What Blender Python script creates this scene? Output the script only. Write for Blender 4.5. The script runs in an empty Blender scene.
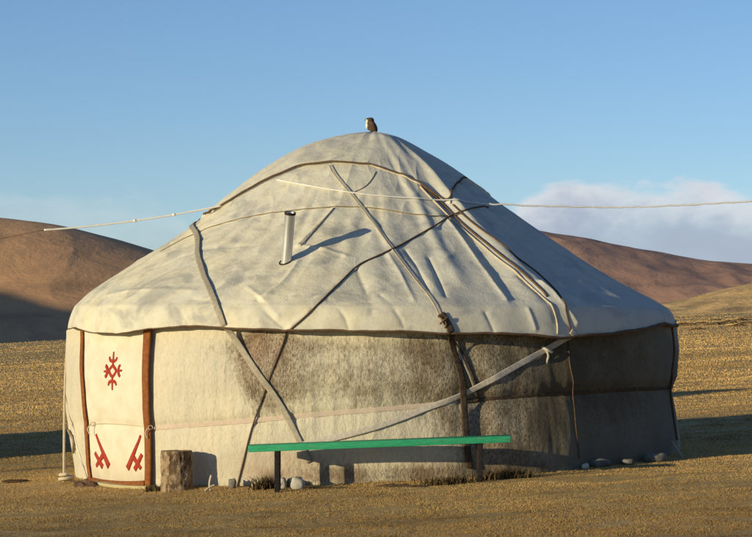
import bpy, math, random
import numpy as np
from mathutils import Vector
from mathutils.bvhtree import BVHTree

random.seed(7)
rng = np.random.default_rng(11)
SC = bpy.context.scene
COL = SC.collection

# ------------------------------------------------------------------ camera model (photo is 752 x 537)
F = 2433.0          # focal length in photo pixels
EYE = 1.58          # eye height, metres
YH = 322.0          # photo row of the true horizon
CX, CY = -0.03, 27.2   # yurt axis
SLOPE = 0.048       # the plain climbs to the right

SUN_EL = math.radians(9.5)
SUN_AZ = math.radians(54.5)      # light travels towards +x, +y
LDIR = np.array([math.sin(SUN_AZ) * math.cos(SUN_EL), math.cos(SUN_AZ) * math.cos(SUN_EL), -math.sin(SUN_EL)])

# ------------------------------------------------------------------ small helpers
def smooth(a, b, x):
    k = np.clip((np.asarray(x, float) - a) / (b - a), 0, 1)
    return k * k * (3 - 2 * k)

_perm = np.random.default_rng(3).permutation(512)
_grad = np.random.default_rng(4).normal(size=(512, 2))
_grad /= np.linalg.norm(_grad, axis=1)[:, None]

def gn(x, y, seed=0):
    """2-D gradient noise, about -0.7 .. 0.7"""
    x = np.asarray(x, float) + seed * 17.31
    y = np.asarray(y, float) - seed * 9.73
    x, y = np.broadcast_arrays(x, y)
    xi = np.floor(x).astype(int); yi = np.floor(y).astype(int)
    xf = x - xi; yf = y - yi
    u = xf ** 3 * (xf * (xf * 6 - 15) + 10); v = yf ** 3 * (yf * (yf * 6 - 15) + 10)
    def g(ix, iy, dx, dy):
        h = _perm[(_perm[ix & 511] + iy) & 511]
        return _grad[h, 0] * dx + _grad[h, 1] * dy
    a = g(xi, yi, xf, yf); b = g(xi + 1, yi, xf - 1, yf)
    c = g(xi, yi + 1, xf, yf - 1); d = g(xi + 1, yi + 1, xf - 1, yf - 1)
    return (a * (1 - u) + b * u) * (1 - v) + (c * (1 - u) + d * u) * v

def fbm(x, y, seed=0, octs=4, gain=0.5):
    s = 0; a = 1.0; x = np.asarray(x, float); y = np.asarray(y, float)
    for k in range(octs):
        s = s + a * gn(x * 2 ** k, y * 2 ** k, seed + k * 3)
        a *= gain
    return s

def link(name, me, mat=None, parent=None):
    o = bpy.data.objects.new(name, me)
    COL.objects.link(o)
    if mat is not None:
        me.materials.append(mat)
    if parent is not None:
        o.parent = parent
        o.matrix_parent_inverse = parent.matrix_world.inverted() if False else o.matrix_parent_inverse
    return o

def mesh_from(name, verts, faces, mat=None, parent=None, flat=False, uv=None, attrs=None):
    """verts Nx3 array (world when parent sits at the origin offset), faces list or Mx3/Mx4 array"""
    verts = np.asarray(verts, float)
    if parent is not None:
        verts = verts - np.array(parent['_loc'])
    me = bpy.data.meshes.new(name)
    if isinstance(faces, np.ndarray):
        n, k = faces.shape
        me.vertices.add(len(verts)); me.vertices.foreach_set('co', verts.astype(np.float32).ravel())
        me.loops.add(n * k); me.loops.foreach_set('vertex_index', faces.astype(np.int32).ravel())
        me.polygons.add(n)
        me.polygons.foreach_set('loop_start', np.arange(0, n * k, k, dtype=np.int32))
        me.polygons.foreach_set('loop_total', np.full(n, k, dtype=np.int32))
        me.update(calc_edges=True)
    else:
        me.from_pydata([tuple(v) for v in verts], [], [tuple(f) for f in faces])
        me.update()
    if not flat:
        me.polygons.foreach_set('use_smooth', np.ones(len(me.polygons), dtype=bool))
    if uv is not None:
        lay = me.uv_layers.new(name='UVMap')
        vi = np.empty(len(me.loops), dtype=np.int32); me.loops.foreach_get('vertex_index', vi)
        lay.data.foreach_set('uv', np.asarray(uv, np.float32)[vi].ravel())
    for an, av in (attrs or {}).items():
        av = np.asarray(av, np.float32)
        if av.ndim == 1:
            at = me.attributes.new(an, 'FLOAT', 'POINT'); at.data.foreach_set('value', av)
        else:
            at = me.attributes.new(an, 'FLOAT_COLOR', 'POINT')
            at.data.foreach_set('color', np.hstack([av, np.ones((len(av), 1), np.float32)]).ravel())
    return link(name, me, mat, parent)

def grid_faces(nr, nc, wrap=False):
    r = np.arange(nr - 1)[:, None]; c = np.arange(nc if wrap else nc - 1)[None, :]
    c2 = (c + 1) % nc
    f = np.stack([r * nc + c, r * nc + c2, (r + 1) * nc + c2, (r + 1) * nc + c], -1)
    return f.reshape(-1, 4)

def thing(name, label, cat, loc, group=None):
    o = bpy.data.objects.new(name, None)
    COL.objects.link(o)
    o.empty_display_size = 0.2
    o.location = loc
    o['_loc'] = tuple(loc)
    o['label'] = label; o['category'] = cat
    if group: o['group'] = group
    return o

def tag(o, label, cat, group=None):
    o['label'] = label; o['category'] = cat
    if group: o['group'] = group
    return o

def recentre(o):
    """put a single-mesh thing's origin at the bottom centre of its mesh"""
    me = o.data
    co = np.empty(len(me.vertices) * 3, np.float32); me.vertices.foreach_get('co', co); co = co.reshape(-1, 3)
    c = np.array([co[:, 0].mean(), co[:, 1].mean(), co[:, 2].min()])
    me.vertices.foreach_set('co', (co - c).astype(np.float32).ravel()); me.update()
    o.location = Vector(c)
    return o

class MB:
    """collects simple solids into one mesh"""
    def __init__(s): s.v = []; s.f = []
    def add(s, v, f):
        n = sum(len(q) for q in s.v)
        s.v.append(np.asarray(v, float)); s.f += [tuple(i + n for i in q) for q in f]
    def box(s, c, size, rot=None, bev=0.006):
        hx, hy, hz = [q / 2 for q in size]; b = min(bev, hx * .45, hy * .45, hz * .45)
        import bmesh
        bm = bmesh.new(); bmesh.ops.create_cube(bm, size=1)
        for v in bm.verts: v.co = Vector((v.co.x * size[0], v.co.y * size[1], v.co.z * size[2]))
        bmesh.ops.bevel(bm, geom=list(bm.edges), offset=b, segments=2, affect='EDGES', profile=.6)
        bm.verts.ensure_lookup_table(); bm.verts.index_update()
        v = np.array([q.co[:] for q in bm.verts]); f = [[q.index for q in p.verts] for p in bm.faces]; bm.free()
        if rot is not None: v = v @ np.asarray(rot).T
        s.add(v + np.asarray(c), f)
    def tube(s, pts, rad, n=8, cap=True):
        v, f = sweep_tube(pts, rad, n, cap); s.add(v, f)
    def build(s, name, mat, parent=None, flat=False):
        return mesh_from(name, np.vstack(s.v), s.f, mat, parent, flat)

def frames(P):
    P = np.asarray(P, float); T = np.gradient(P, axis=0); T /= np.linalg.norm(T, axis=1)[:, None] + 1e-12
    return T

def sweep_tube(pts, rad, n=8, cap=True):
    P = np.asarray(pts, float); T = frames(P)
    rad = np.broadcast_to(np.asarray(rad, float), (len(P),))
    up = np.array([0, 0, 1.0]) if abs(T[0][2]) < .9 else np.array([1.0, 0, 0])
    vs = []; a = np.linspace(0, 2 * np.pi, n, endpoint=False)
    side = np.cross(T[0], up); side /= np.linalg.norm(side)
    for p, t, r in zip(P, T, rad):
        side = side - t * np.dot(side, t); side /= np.linalg.norm(side)
        q = np.cross(side, t)
        vs.append(p + r * (np.cos(a)[:, None] * side + np.sin(a)[:, None] * q))
    v = np.vstack(vs); f = [tuple(q) for q in grid_faces(len(P), n, True)]
    if cap:
        f.append(tuple(range(n))[::-1]); f.append(tuple(range((len(P) - 1) * n, len(P) * n)))
    return v, f

def catmull(P, n=12):
    P = np.asarray(P, float)
    Q = np.vstack([2 * P[0] - P[1], P, 2 * P[-1] - P[-2]]); out = []
    for i in range(1, len(Q) - 2):
        t = np.linspace(0, 1, n, endpoint=False)[:, None]
        a, b, c, d = Q[i - 1], Q[i], Q[i + 1], Q[i + 2]
        out.append(.5 * (2 * b + (c - a) * t + (2 * a - 5 * b + 4 * c - d) * t ** 2 + (-a + 3 * b - 3 * c + d) * t ** 3))
    out.append(P[-1][None]); return np.vstack(out)

# ------------------------------------------------------------------ materials
class NT:
    def __init__(s, name):
        s.m = bpy.data.materials.new(name); s.m.use_nodes = True; s.t = s.m.node_tree; s.t.nodes.clear()
        s.out = s.t.nodes.new('ShaderNodeOutputMaterial')
        s.b = s.n('ShaderNodeBsdfPrincipled'); s.t.links.new(s.b.outputs[0], s.out.inputs[0])
        s.set(s.b, 'Specular IOR Level', .15); s.set(s.b, 'Roughness', .9)
    def n(s, typ, **kw):
        nd = s.t.nodes.new(typ)
        for k, v in kw.items():
            setattr(nd, k, v)
        return nd
    def set(s, nd, key, val):
        i = nd.inputs[key]
        if isinstance(val, bpy.types.NodeSocket): s.t.links.new(val, i)
        else:
            if i.type == 'RGBA' and not hasattr(val, '__len__'): val = (val, val, val, 1)
            if i.type == 'RGBA' and len(val) == 3: val = (*val, 1)
            i.default_value = val
    def coord(s, kind='Object', scale=(1, 1, 1)):
        if kind == 'UV':
            c = s.n('ShaderNodeUVMap').outputs[0]
        else:
            c = s.n('ShaderNodeTexCoord').outputs[kind]
        mp = s.n('ShaderNodeMapping'); s.set(mp, 'Vector', c); mp.inputs['Scale'].default_value = scale
        return mp.outputs[0]
    def noise(s, vec, scale, detail=4, rough=.55, dist=0):
        nd = s.n('ShaderNodeTexNoise'); s.set(nd, 'Vector', vec); s.set(nd, 'Scale', scale); s.set(nd, 'Detail', detail)
        s.set(nd, 'Roughness', rough); s.set(nd, 'Distortion', dist); return nd.outputs[0]
    def ramp(s, fac, a, b, c0=0.0, c1=1.0):
        nd = s.n('ShaderNodeMapRange'); nd.interpolation_type = 'SMOOTHSTEP'
        s.set(nd, 'Value', fac); nd.inputs['From Min'].default_value = a; nd.inputs['From Max'].default_value = b
        nd.inputs['To Min'].default_value = c0; nd.inputs['To Max'].default_value = c1; return nd.outputs[0]
    def math(s, op, a, b=0.0):
        nd = s.n('ShaderNodeMath', operation=op)
        for i, v in enumerate((a, b)):
            if isinstance(v, bpy.types.NodeSocket): s.t.links.new(v, nd.inputs[i])
            else: nd.inputs[i].default_value = v
        return nd.outputs[0]
    def mix(s, fac, a, b):
        nd = s.n('ShaderNodeMix', data_type='RGBA')
        for k, v in ((0, fac), (6, a), (7, b)):
            if isinstance(v, bpy.types.NodeSocket): s.t.links.new(v, nd.inputs[k])
            else: nd.inputs[k].default_value = v if k == 0 else (*v[:3], 1)
        return nd.outputs[2]
    def attr(s, name, out='Fac'):
        return s.n('ShaderNodeAttribute', attribute_name=name).outputs[out]
    def bump(s, h, dist, strength=1.0):
        nd = s.n('ShaderNodeBump'); s.set(nd, 'Height', h); nd.inputs['Distance'].default_value = dist
        nd.inputs['Strength'].default_value = strength; s.t.links.new(nd.outputs[0], s.b.inputs['Normal']); return nd
    def col(s, c): s.set(s.b, 'Base Color', c)

def simple_mat(name, c1, c2, scale=20, rough=.85, bump=.002, metallic=0.0, stretch=(1, 1, 1), coord='Object', lo=.35, hi=.65):
    m = NT(name); v = m.coord(coord, stretch)
    n = m.noise(v, scale, 5, .6)
    m.col(m.mix(m.ramp(n, lo, hi), c1, c2)); m.set(m.b, 'Roughness', rough); m.set(m.b, 'Metallic', metallic)
    if bump: m.bump(n, bump)
    return m.m

def mat_wall():
    m = NT('wall felt'); uv = m.coord('UV')
    st = m.attr('stain')
    big = m.noise(uv, 1.6, 3)
    streak = m.noise(m.coord('UV', (7, 3.4, 1)), 1.0, 8, .68, .2)
    fib = m.noise(m.coord('UV', (30, 17, 1)), 1.0, 8, .72, .3)
    speck = m.noise(m.coord('UV', (64, 26, 1)), 1.0, 8, .78, .1)
    c = m.mix(m.ramp(big, .35, .65), (.68, .61, .46), (.60, .55, .43))
    c = m.mix(m.ramp(fib, .40, .75, 0, .45), c, (.45, .385, .27))
    # dirt: fibres and soot rubbed into the felt where 'stain' is high
    d = m.math('ADD', m.math('MULTIPLY', streak, .55), m.math('MULTIPLY', fib, .55))
    thr = m.math('SUBTRACT', .80, m.math('MULTIPLY', st, .42))
    k = m.ramp(m.math('SUBTRACT', d, thr), -.10, .18)
    c = m.mix(m.math('MULTIPLY', k, m.ramp(m.noise(m.coord('UV', (3.2, 2.4, 1)), 1.0, 6, .65, .5), .34, .62, .30, .80)), c, (.14, .10, .058))
    sp = m.ramp(m.math('SUBTRACT', speck, m.math('SUBTRACT', .67, m.math('MULTIPLY', st, .18))), 0, .09)
    c = m.mix(m.math('MULTIPLY', sp, .8), c, (.09, .052, .03))
    rd = m.attr('red')
    c = m.mix(m.math('MULTIPLY', rd, m.ramp(streak, .3, .6, .2, .75)), c, (.27, .12, .07))
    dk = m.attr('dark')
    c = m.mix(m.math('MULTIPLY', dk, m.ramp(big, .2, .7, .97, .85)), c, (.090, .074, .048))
    m.col(c)
    h = m.math('ADD', m.math('MULTIPLY', streak, .6), m.math('MULTIPLY', fib, .55))
    m.bump(h, .032, .9)
    return m.m

def mat_roof(name='roof felt', base=(.74, .68, .505), alt=(.65, .62, .505)):
    m = NT(name); ob = m.coord('Object'); uv = m.coord('UV')
    big = m.noise(ob, 1.3, 4, .55, .6)
    mid = m.noise(ob, 5, 6, .6)
    blot = m.noise(m.coord('Object', (2.0, 2.0, 2.6)), 1.0, 5, .62, .5)
    fine = m.noise(m.coord('UV', (60, 45, 1)), 1.0, 5, .7)
    c = m.mix(m.ramp(big, .36, .62), base, alt)
    c = m.mix(m.ramp(mid, .42, .68, 0, .5), c, (.52, .46, .33))
    c = m.mix(m.ramp(blot, .50, .66, 0, .75), c, (.37, .36, .325))
    c = m.mix(m.ramp(fine, .55, .78, 0, .35), c, (.42, .36, .25))
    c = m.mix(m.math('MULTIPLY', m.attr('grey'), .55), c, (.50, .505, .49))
    m.col(c)
    h = m.math('ADD', m.math('MULTIPLY', mid, .7), m.math('MULTIPLY', fine, .16))
    m.bump(h, .03, .8)
    return m.m

def mat_door():
    m = NT('white ribbed felt'); uv = m.coord('UV')
    w = m.n('ShaderNodeTexWave', wave_type='BANDS', bands_direction='X'); m.set(w, 'Vector', uv); m.set(w, 'Scale', 16.0); m.set(w, 'Distortion', .8)
    n = m.noise(uv, 5, 5)
    c = m.mix(m.ramp(n, .35, .7), (.74, .68, .55), (.66, .59, .45))
    c = m.mix(m.math('MULTIPLY', w.outputs[1], .22), c, (.52, .46, .33))
    sp = m.n('ShaderNodeSeparateXYZ'); m.set(sp, 'Vector', uv)
    low = m.ramp(m.math('ADD', sp.outputs[1], m.math('MULTIPLY', m.noise(m.coord('UV', (6, 3, 1)), 1.0, 5), .35)), .38, .02, 0, .6)
    c = m.mix(low, c, (.42, .33, .20))
    m.col(c); m.bump(w.outputs[1], .004, .8); return m.m

def mat_ground():
    m = NT('dry steppe turf'); ob = m.coord('Object')
    a = m.noise(m.coord('Object', (.05, .12, 1)), 1.0, 6, .6)
    b = m.noise(m.coord('Object', (.5, .9, 1)), 1.0, 7, .65)
    d = m.noise(ob, 9, 8, .7)
    far = m.attr('far')
    c = m.mix(m.ramp(b, .35, .68), (.58, .40, .17), (.46, .31, .13))
    c = m.mix(m.ramp(a, .38, .62, 0, .75), c, (.47, .335, .13))
    c = m.mix(m.ramp(d, .45, .72, 0, .55), c, (.17, .11, .05))
    tuft = m.noise(m.coord('Object', (.25, .10, 1)), 1.0, 6, .7)
    c = m.mix(m.math('MULTIPLY', m.ramp(tuft, .58, .68), m.math('MULTIPLY', far, .75)), c, (.13, .095, .05))
    m.col(c)
    m.bump(m.math('ADD', m.math('MULTIPLY', d, .5), b), .06, .9)
    return m.m

def mat_grass():
    m = NT('grass blades'); m.col(m.attr('tint', 'Color')); m.set(m.b, 'Roughness', .8)
    m.set(m.b, 'Specular IOR Level', .1)
    return m.m

def mat_hill(name, c1, c2, shrub, s=.004):
    m = NT(name); ob = m.coord('Object', (s, s, s * 2.2))
    a = m.noise(ob, 1.0, 8, .62, .5)
    b = m.noise(m.coord('Object', (s * 7, s * 5, s * 11)), 1.0, 8, .68, .3)
    g = m.noise(m.coord('Object', (s * 2.6, s * 1.2, s * 14)), 1.0, 7, .6, .4)
    c = m.mix(m.ramp(a, .36, .64), c1, c2)
    c = m.mix(m.ramp(g, .50, .68, 0, .75), c, shrub)
    c = m.mix(m.ramp(b, .50, .72, 0, .65), c, shrub)
    m.col(c); m.bump(b, 2.5, .7); return m.m

M = {}
M['wall'] = mat_wall()
M['roof'] = mat_roof()
M['cover'] = mat_roof('crown felt', (.74, .685, .51), (.66, .62, .505))
M['door'] = mat_door()
M['border'] = simple_mat('rust brown felt border', (.27, .095, .03), (.19, .065, .022), 26, .9, .004)
M['motif'] = simple_mat('red felt applique', (.40, .05, .025), (.30, .04, .025), 40, .9, .001)
M['darkrope'] = simple_mat('dark hair rope', (.09, .055, .035), (.16, .10, .06), 60, .9, .003)
M['seamrope'] = simple_mat('dull brown seam cord', (.25, .19, .12), (.33, .27, .18), 60, .9, .002)
M['palerope'] = simple_mat('pale twisted rope', (.62, .53, .38), (.50, .42, .29), 80, .9, .003)
M['whiterope'] = simple_mat('white line', (.80, .78, .74), (.70, .68, .63), 60, .8, .001)
M['strap'] = simple_mat('grey webbing strap', (.40, .35, .27), (.31, .27, .205), 30, .85, .003)
M['palestrap'] = simple_mat('pale webbing strap', (.55, .49, .42), (.43, .385, .33), 30, .85, .003)
M['feltstrap'] = simple_mat('felt coloured strap', (.50, .455, .36), (.42, .38, .30), 30, .9, .003)
M['band'] = simple_mat('faded pink waist strap', (.57, .45, .365), (.50, .41, .32), 22, .9, .003)
M['darkstrap'] = simple_mat('dark brown strap', (.05, .033, .022), (.10, .07, .045), 30, .9, .004)
M['metal'] = simple_mat('galvanised steel', (.70, .70, .69), (.56, .56, .55), 8, .38, .0006, .72, (1, 1, .2))
M['soot'] = simple_mat('soot', (.02, .018, .016), (.05, .04, .03), 30, .95, .002)
def mat_paint():
    m = NT('worn green paint'); g = m.noise(m.coord('Object', (1.2, 22, 22)), 9, 6, .6); ch = m.noise(m.coord('Object', (5, 14, 14)), 2.2, 8, .72)
    c = m.mix(m.ramp(g, .35, .65), (.022, .29, .13), (.05, .39, .20)); c = m.mix(m.ramp(ch, .60, .66, 0, .8), c, (.26, .23, .15)); c = m.mix(m.ramp(ch, .36, .30, 0, .6), c, (.015, .12, .06))
    m.col(c); m.set(m.b, 'Roughness', .6); m.bump(m.math('ADD', g, ch), .004); return m.m
M['green'] = mat_paint()
M['leg'] = simple_mat('dark bench legs', (.016, .013, .014), (.03, .023, .022), 25, .8, .002)
M['stone'] = simple_mat('pale stone', (.55, .52, .46), (.38, .35, .30), 14, .9, .006)
M['darkstone'] = simple_mat('grey stone', (.20, .19, .165), (.12, .11, .095), 14, .9, .006)
M['board'] = simple_mat('worn pale threshold', (.52, .46, .25), (.36, .29, .15), 14, .9, .003, 0, (1, 8, 8))
M['cloth'] = simple_mat('dark brown sacking', (.15, .085, .05), (.09, .055, .04), 18, .95, .006)
M['wood'] = simple_mat('weathered post wood', (.22, .16, .10), (.13, .095, .06), 12, .9, .004, 0, (6, 6, .8))
M['dung'] = simple_mat('dry dung', (.06, .035, .02), (.10, .06, .03), 25, .95, .006)
M['soil'] = simple_mat('dark swept soil', (.055, .036, .022), (.11, .072, .04), 16, .95, .01)
M['weed'] = simple_mat('dark dry weeds', (.06, .042, .022), (.12, .082, .036), 30, .9, 0)
M['tuss'] = simple_mat('dead brown tussock', (.115, .07, .03), (.17, .11, .05), 3, .95, 0)
M['ground'] = mat_ground()
M['grass'] = mat_grass()
M['hill_l'] = mat_hill('russet hillside', (.70, .40, .20), (.58, .33, .17), (.35, .215, .125))
M['hill_r'] = mat_hill('heather brown hillside', (.64, .36, .225), (.54, .30, .195), (.30, .19, .14))
M['hill_n'] = mat_hill('golden rise', (.72, .48, .21), (.60, .39, .165), (.34, .21, .10), .02)

# ------------------------------------------------------------------ ground
def ground_z(x, y):
    x = np.asarray(x, float); y = np.asarray(y, float)
    r = np.hypot(x, y)
    z = SLOPE * x
    z = z + .045 * fbm(x / 5.5, y / 5.5, 1, 2) + .022 * fbm(x / 1.1, y / 1.1, 5, 3) * (1 - smooth(60, 140, r))
    z = z + .55 * fbm(x / 55, y / 90, 9, 3) * smooth(45, 220, r) * (1 - smooth(1500, 3000, r))
    # a low swell that meets the foot of the wall
    d = np.hypot(x - CX, y - CY)
    z = z + .02 * np.exp(-((d - 3.3) / .35) ** 2)
    return z

def build_ground():
    half = math.radians(9.6)
    ang = np.concatenate([np.linspace(-math.pi, -half, 60, endpoint=False), np.linspace(-half, half, 420), np.linspace(half, math.pi, 60)[1:]])
    rad = np.concatenate([[0.0001], np.linspace(1, 13, 14), 13.5 * np.exp(np.arange(0, math.log(60 / 13.5), .0052)), 60 * np.exp(np.arange(0, math.log(7000 / 60), .013))])
    A, Rr = np.meshgrid(ang, rad)
    x = Rr * np.sin(A); y = Rr * np.cos(A)
    v = np.stack([x, y, ground_z(x, y)], -1).reshape(-1, 3)
    far = smooth(34, 60, Rr).reshape(-1)
    o = mesh_from('ground', v, grid_faces(len(rad), len(ang)), M['ground'], attrs={'far': far})
    o['kind'] = 'structure'
    return o
build_ground()

def blades(n, rmin, rmax, hmin, hmax, wid, power, keep=None):
    u = rng.random(n)
    # density ~ r^-power per unit area, inside the view wedge and a little beyond
    e = 2 - power
    r = (rmin ** e + u * (rmax ** e - rmin ** e)) ** (1 / e)
    a = (rng.random(n) * 2 - 1) * math.radians(9.9)
    return np.stack([r * np.sin(a), r * np.cos(a)], -1)

def build_grass():
    P = blades(1000000, 16.6, 1300, 0, 0, 0, 3.0)
    x, y = P[:, 0], P[:, 1]
    d = np.hypot(x - CX, y - CY)
    cl = fbm(x / .45, y / .45, 21, 3)
    big = fbm(x / 2.6, y / 1.6, 33, 3)
    rr0 = np.hypot(x, y)
    big = np.where(rr0 > 60, fbm(x / 14, y / 30, 35, 3), big)
    k = (d > 3.30) & (cl + .45 * rng.random(len(x)) > -.18)
    x, y, cl, big, d = x[k], y[k], cl[k], big[k], d[k]
    n = len(x); z = ground_z(x, y); r = np.hypot(x, y)
    h = (.006 + .008 * rng.random(n) ** 2 + .014 * np.clip(cl, 0, 1)) * (1 + .010 * (r - 20)) * (1 + 1.0 * smooth(28, 60, r))
    h *= 1 - .45 * smooth(.05, .3, fbm(x / 2.2 + 3, y / .9, 41, 4))
    h *= 1 + .9 * np.exp(-((d - 3.36) / .09) ** 2)
    w = (.0022 + .0022 * rng.random(n)) * np.maximum(r, 18) / 20
    th = rng.random(n) * 2 * np.pi
    lean = (1.5 - .9 * smooth(28, 60, r)) * rng.random(n); la = rng.random(n) * 2 * np.pi
    dx, dy = np.cos(th) * w, np.sin(th) * w
    tip = np.stack([x + np.cos(la) * lean * h, y + np.sin(la) * lean * h, z + h], -1)
    a = np.stack([x - dx, y - dy, z - .006], -1); b = np.stack([x + dx, y + dy, z - .006], -1)
    v = np.stack([a, b, tip], 1).reshape(-1, 3)
    f = np.arange(3 * n).reshape(n, 3)
    straw = np.array([.46, .305, .122]); gold = np.array([.42, .255, .09]); olive = np.array([.27, .205, .08]); dead = np.array([.20, .125, .055])
    q = rng.random(n)
    left = smooth(1.5, -3.2, x)
    near = smooth(23.5, 18, y)
    po = np.clip(.10 + .26 * left + .25 * near * left + .7 * big, .03, .85)
    c = np.where((q < po)[:, None], olive, straw)
    q2 = rng.random(n)
    c = np.where((q2 < .34)[:, None], gold, c)
    c = np.where((q2 > .80 - .12 * near)[:, None], dead, c)
    c = c * (.93 - .16 * smooth(24, 18, r) + .56 * smooth(25, 70, r))[:, None] * (1 + (rng.random((n, 1)) - .5) * (.26 - .18 * smooth(26, 90, r))[:, None]) * (1 + .55 * np.clip(big, -.5, .5))[:, None]
    band = fbm(x / 26 + 7, y / 9, 47, 3)
    c = c * (1 + .55 * np.clip(band, -.5, .5))[:, None]
    bare = smooth(.10, .34, fbm(x / 2.2 + 3, y / .9, 41, 4)) * smooth(60, 30, r)
    c = c * (1 - .38 * bare)[:, None]
    c = np.repeat(c, 3, axis=0)
    o = mesh_from('grass', v, f, M['grass'], flat=True, attrs={'tint': c})
    o['kind'] = 'stuff'
build_grass()

# ------------------------------------------------------------------ yurt: analytic shape
def ray_dir(px, py):
    return np.array([(px - 376) / F, 1.0, (YH - py) / F])
EYEP = np.array([0, 0, EYE])

def cyl(px, py, R):
    d = ray_dir(px, py); o = np.array([-CX, -CY])
    a = d[0] ** 2 + 1; b = 2 * (o[0] * d[0] + o[1]); c = o @ o - R * R
    D = b * b - 4 * a * c
    k = (-b - math.sqrt(max(D, 0))) / (2 * a)
    p = EYEP + d * k
    return math.atan2(p[0] - CX, CY - p[1]), p[2]

S = .0111     # photo pixels to metres at the yurt's outline
def tab(P): P = np.array(P, float); return P
WL = tab([(300, 306.5), (335, 306.5), (400, 307), (430, 303), (450, 300), (485, 296), (520, 295)])
WR = tab([(300, 302), (326, 302.5), (350, 305.5), (375, 304), (388, 299), (410, 303), (435, 307), (455, 307.5), (500, 307)])
def zpx(y): return EYE + (YH - y) / 89.4

EAVE_PX = [(80, 328), (100, 333), (120, 334), (145, 329), (170, 327), (200, 325.5), (225, 327), (250, 329), (300, 330), (350, 330.5), (400, 331), (440, 333), (470, 333), (500, 333), (530, 335.5), (556, 338.5), (600, 334), (640, 328), (660, 322.5), (674, 325)]
_e = np.array([cyl(px, py, 3.43) for px, py in EAVE_PX])
_et = np.concatenate([[-math.pi, -1.9], _e[:, 0], [1.9, math.pi]])
_ez = np.concatenate([[1.50, 1.50], _e[:, 1], [1.54, 1.50]])
def eave_z(t): return np.interp(t, _et, _ez) + .012 * gn(np.asarray(t) * 9, 0.3, 2) + .007 * gn(np.asarray(t) * 26, 0.8, 3)

BAND_PX = [(70, 424), (90, 423), (120, 425), (150, 428), (200, 424.5), (260, 420), (300, 416), (350, 412), (400, 408), (440, 404.5), (465, 402), (500, 398), (550, 394.5), (600, 391.5), (640, 389), (670, 388)]
_b = np.array([cyl(px, py, 3.38) for px, py in BAND_PX])
_bt = np.concatenate([[-math.pi], _b[:, 0], [math.pi]]); _bz = np.concatenate([[.65], _b[:, 1], [.75]])
def band_z(t): return np.interp(t, _bt, _bz)

SEAM_PX = [(287, 330), (276, 362), (262, 400), (255, 420), (245, 455), (236, 488)]
_s = np.array([cyl(px, py, 3.38) for px, py in SEAM_PX])
def seam_t(z): return np.interp(z, _s[::-1, 1], _s[::-1, 0])

def wall_r(t, z, fine=True):
    t = np.asarray(t, float); z = np.asarray(z, float)
    y = YH - (z - EYE) * 89.4
    w = .5 * (1 + np.sin(t))
    r = (np.interp(y, WL[:, 0], WL[:, 1]) * (1 - w) + np.interp(y, WR[:, 0], WR[:, 1]) * w) * S
    u = t * 3.4
    zb = band_z(t)
    front = np.clip(np.cos(t), 0, 1)
    r = r - front * .03 * np.exp(-((z - zb) / .045) ** 2) - front * .02 * np.exp(-((z - zb) / .16) ** 2)
    r = r - .11 * smooth(-1.42, -1.25, t) * (1 - smooth(.5, 1.0, t)) * smooth(-.5, -.03, z - eave_z(t))
    if fine:
        r = r + .028 * gn(u * .9, z * 1.1, 3) + .018 * gn(u * 2.3, z * .7, 5) + .010 * gn(u * 6.5, z * 1.6, 7) + .005 * gn(u * 15, z * 3.5, 8)
        pull = np.exp(-((z - zb) / .22) ** 2)
        r = r + .010 * pull * gn(u * 9, z * .5, 12)
        # the left sheet of felt laps over the right one along the slanting seam
        r = r + .016 * smooth(.006, -.006, t - seam_t(z)) * smooth(-.9, -.45, t)
        # creases between the hung felts right of centre
        for c0, amp, wd in ((.30, -.035, .05), (.345, .018, .03), (.70, -.02, .02), (.50, .02, .06), (.62, .016, .035)):
            r = r + amp * np.exp(-((t - c0 - .05 * (1.1 - z) * (c0 < .4)) / wd) ** 2)
    return r

LP = [(288, 305), (273, 290), (233, 262), (183, 228), (143, 196), (111, 172), (73, 150), (43, 140), (20, 136), (0, 134)]
RP = [(298, 309), (282, 300), (257, 288), (207, 258), (147, 218), (107, 190), (82, 172), (52, 155), (27, 142), (12, 137), (0, 134)]
def prof(P):
    P = np.array(P, float)
    r = P[:, 0] * S; z = zpx(P[:, 1])
    q = catmull(np.stack([r, z], -1), 6)
    return np.maximum(q[:, 0], 0), q[:, 1]
LR_, LZ_ = prof(LP); RR_, RZ_ = prof(RP)
ZAPEX = LZ_[-1]

def cone_r(t, s):
    """radius and height on the slope, s = 0 at the shoulder .. 1 at the peak"""
    w = .5 * (1 + np.sin(t))
    zl = LZ_[0] + (ZAPEX - LZ_[0]) * s; zr = RZ_[0] + (ZAPEX - RZ_[0]) * s
    rl = np.interp(zl, LZ_, LR_); rr = np.interp(zr, RZ_, RR_)
    return rl * (1 - w) + rr * w, zl * (1 - w) + zr * w

def over(t):   # overhang of the roof felt past the wall
    return -.05 * smooth(.95, 1.4, t) * (1 - smooth(1.7, 2.2, t)) + (.125 + .06 * np.exp(-((np.asarray(t) + 1.0) / .3) ** 2)) * smooth(-1.50, -1.26, t) * (1 - smooth(.95, 1.42, t))

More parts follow.
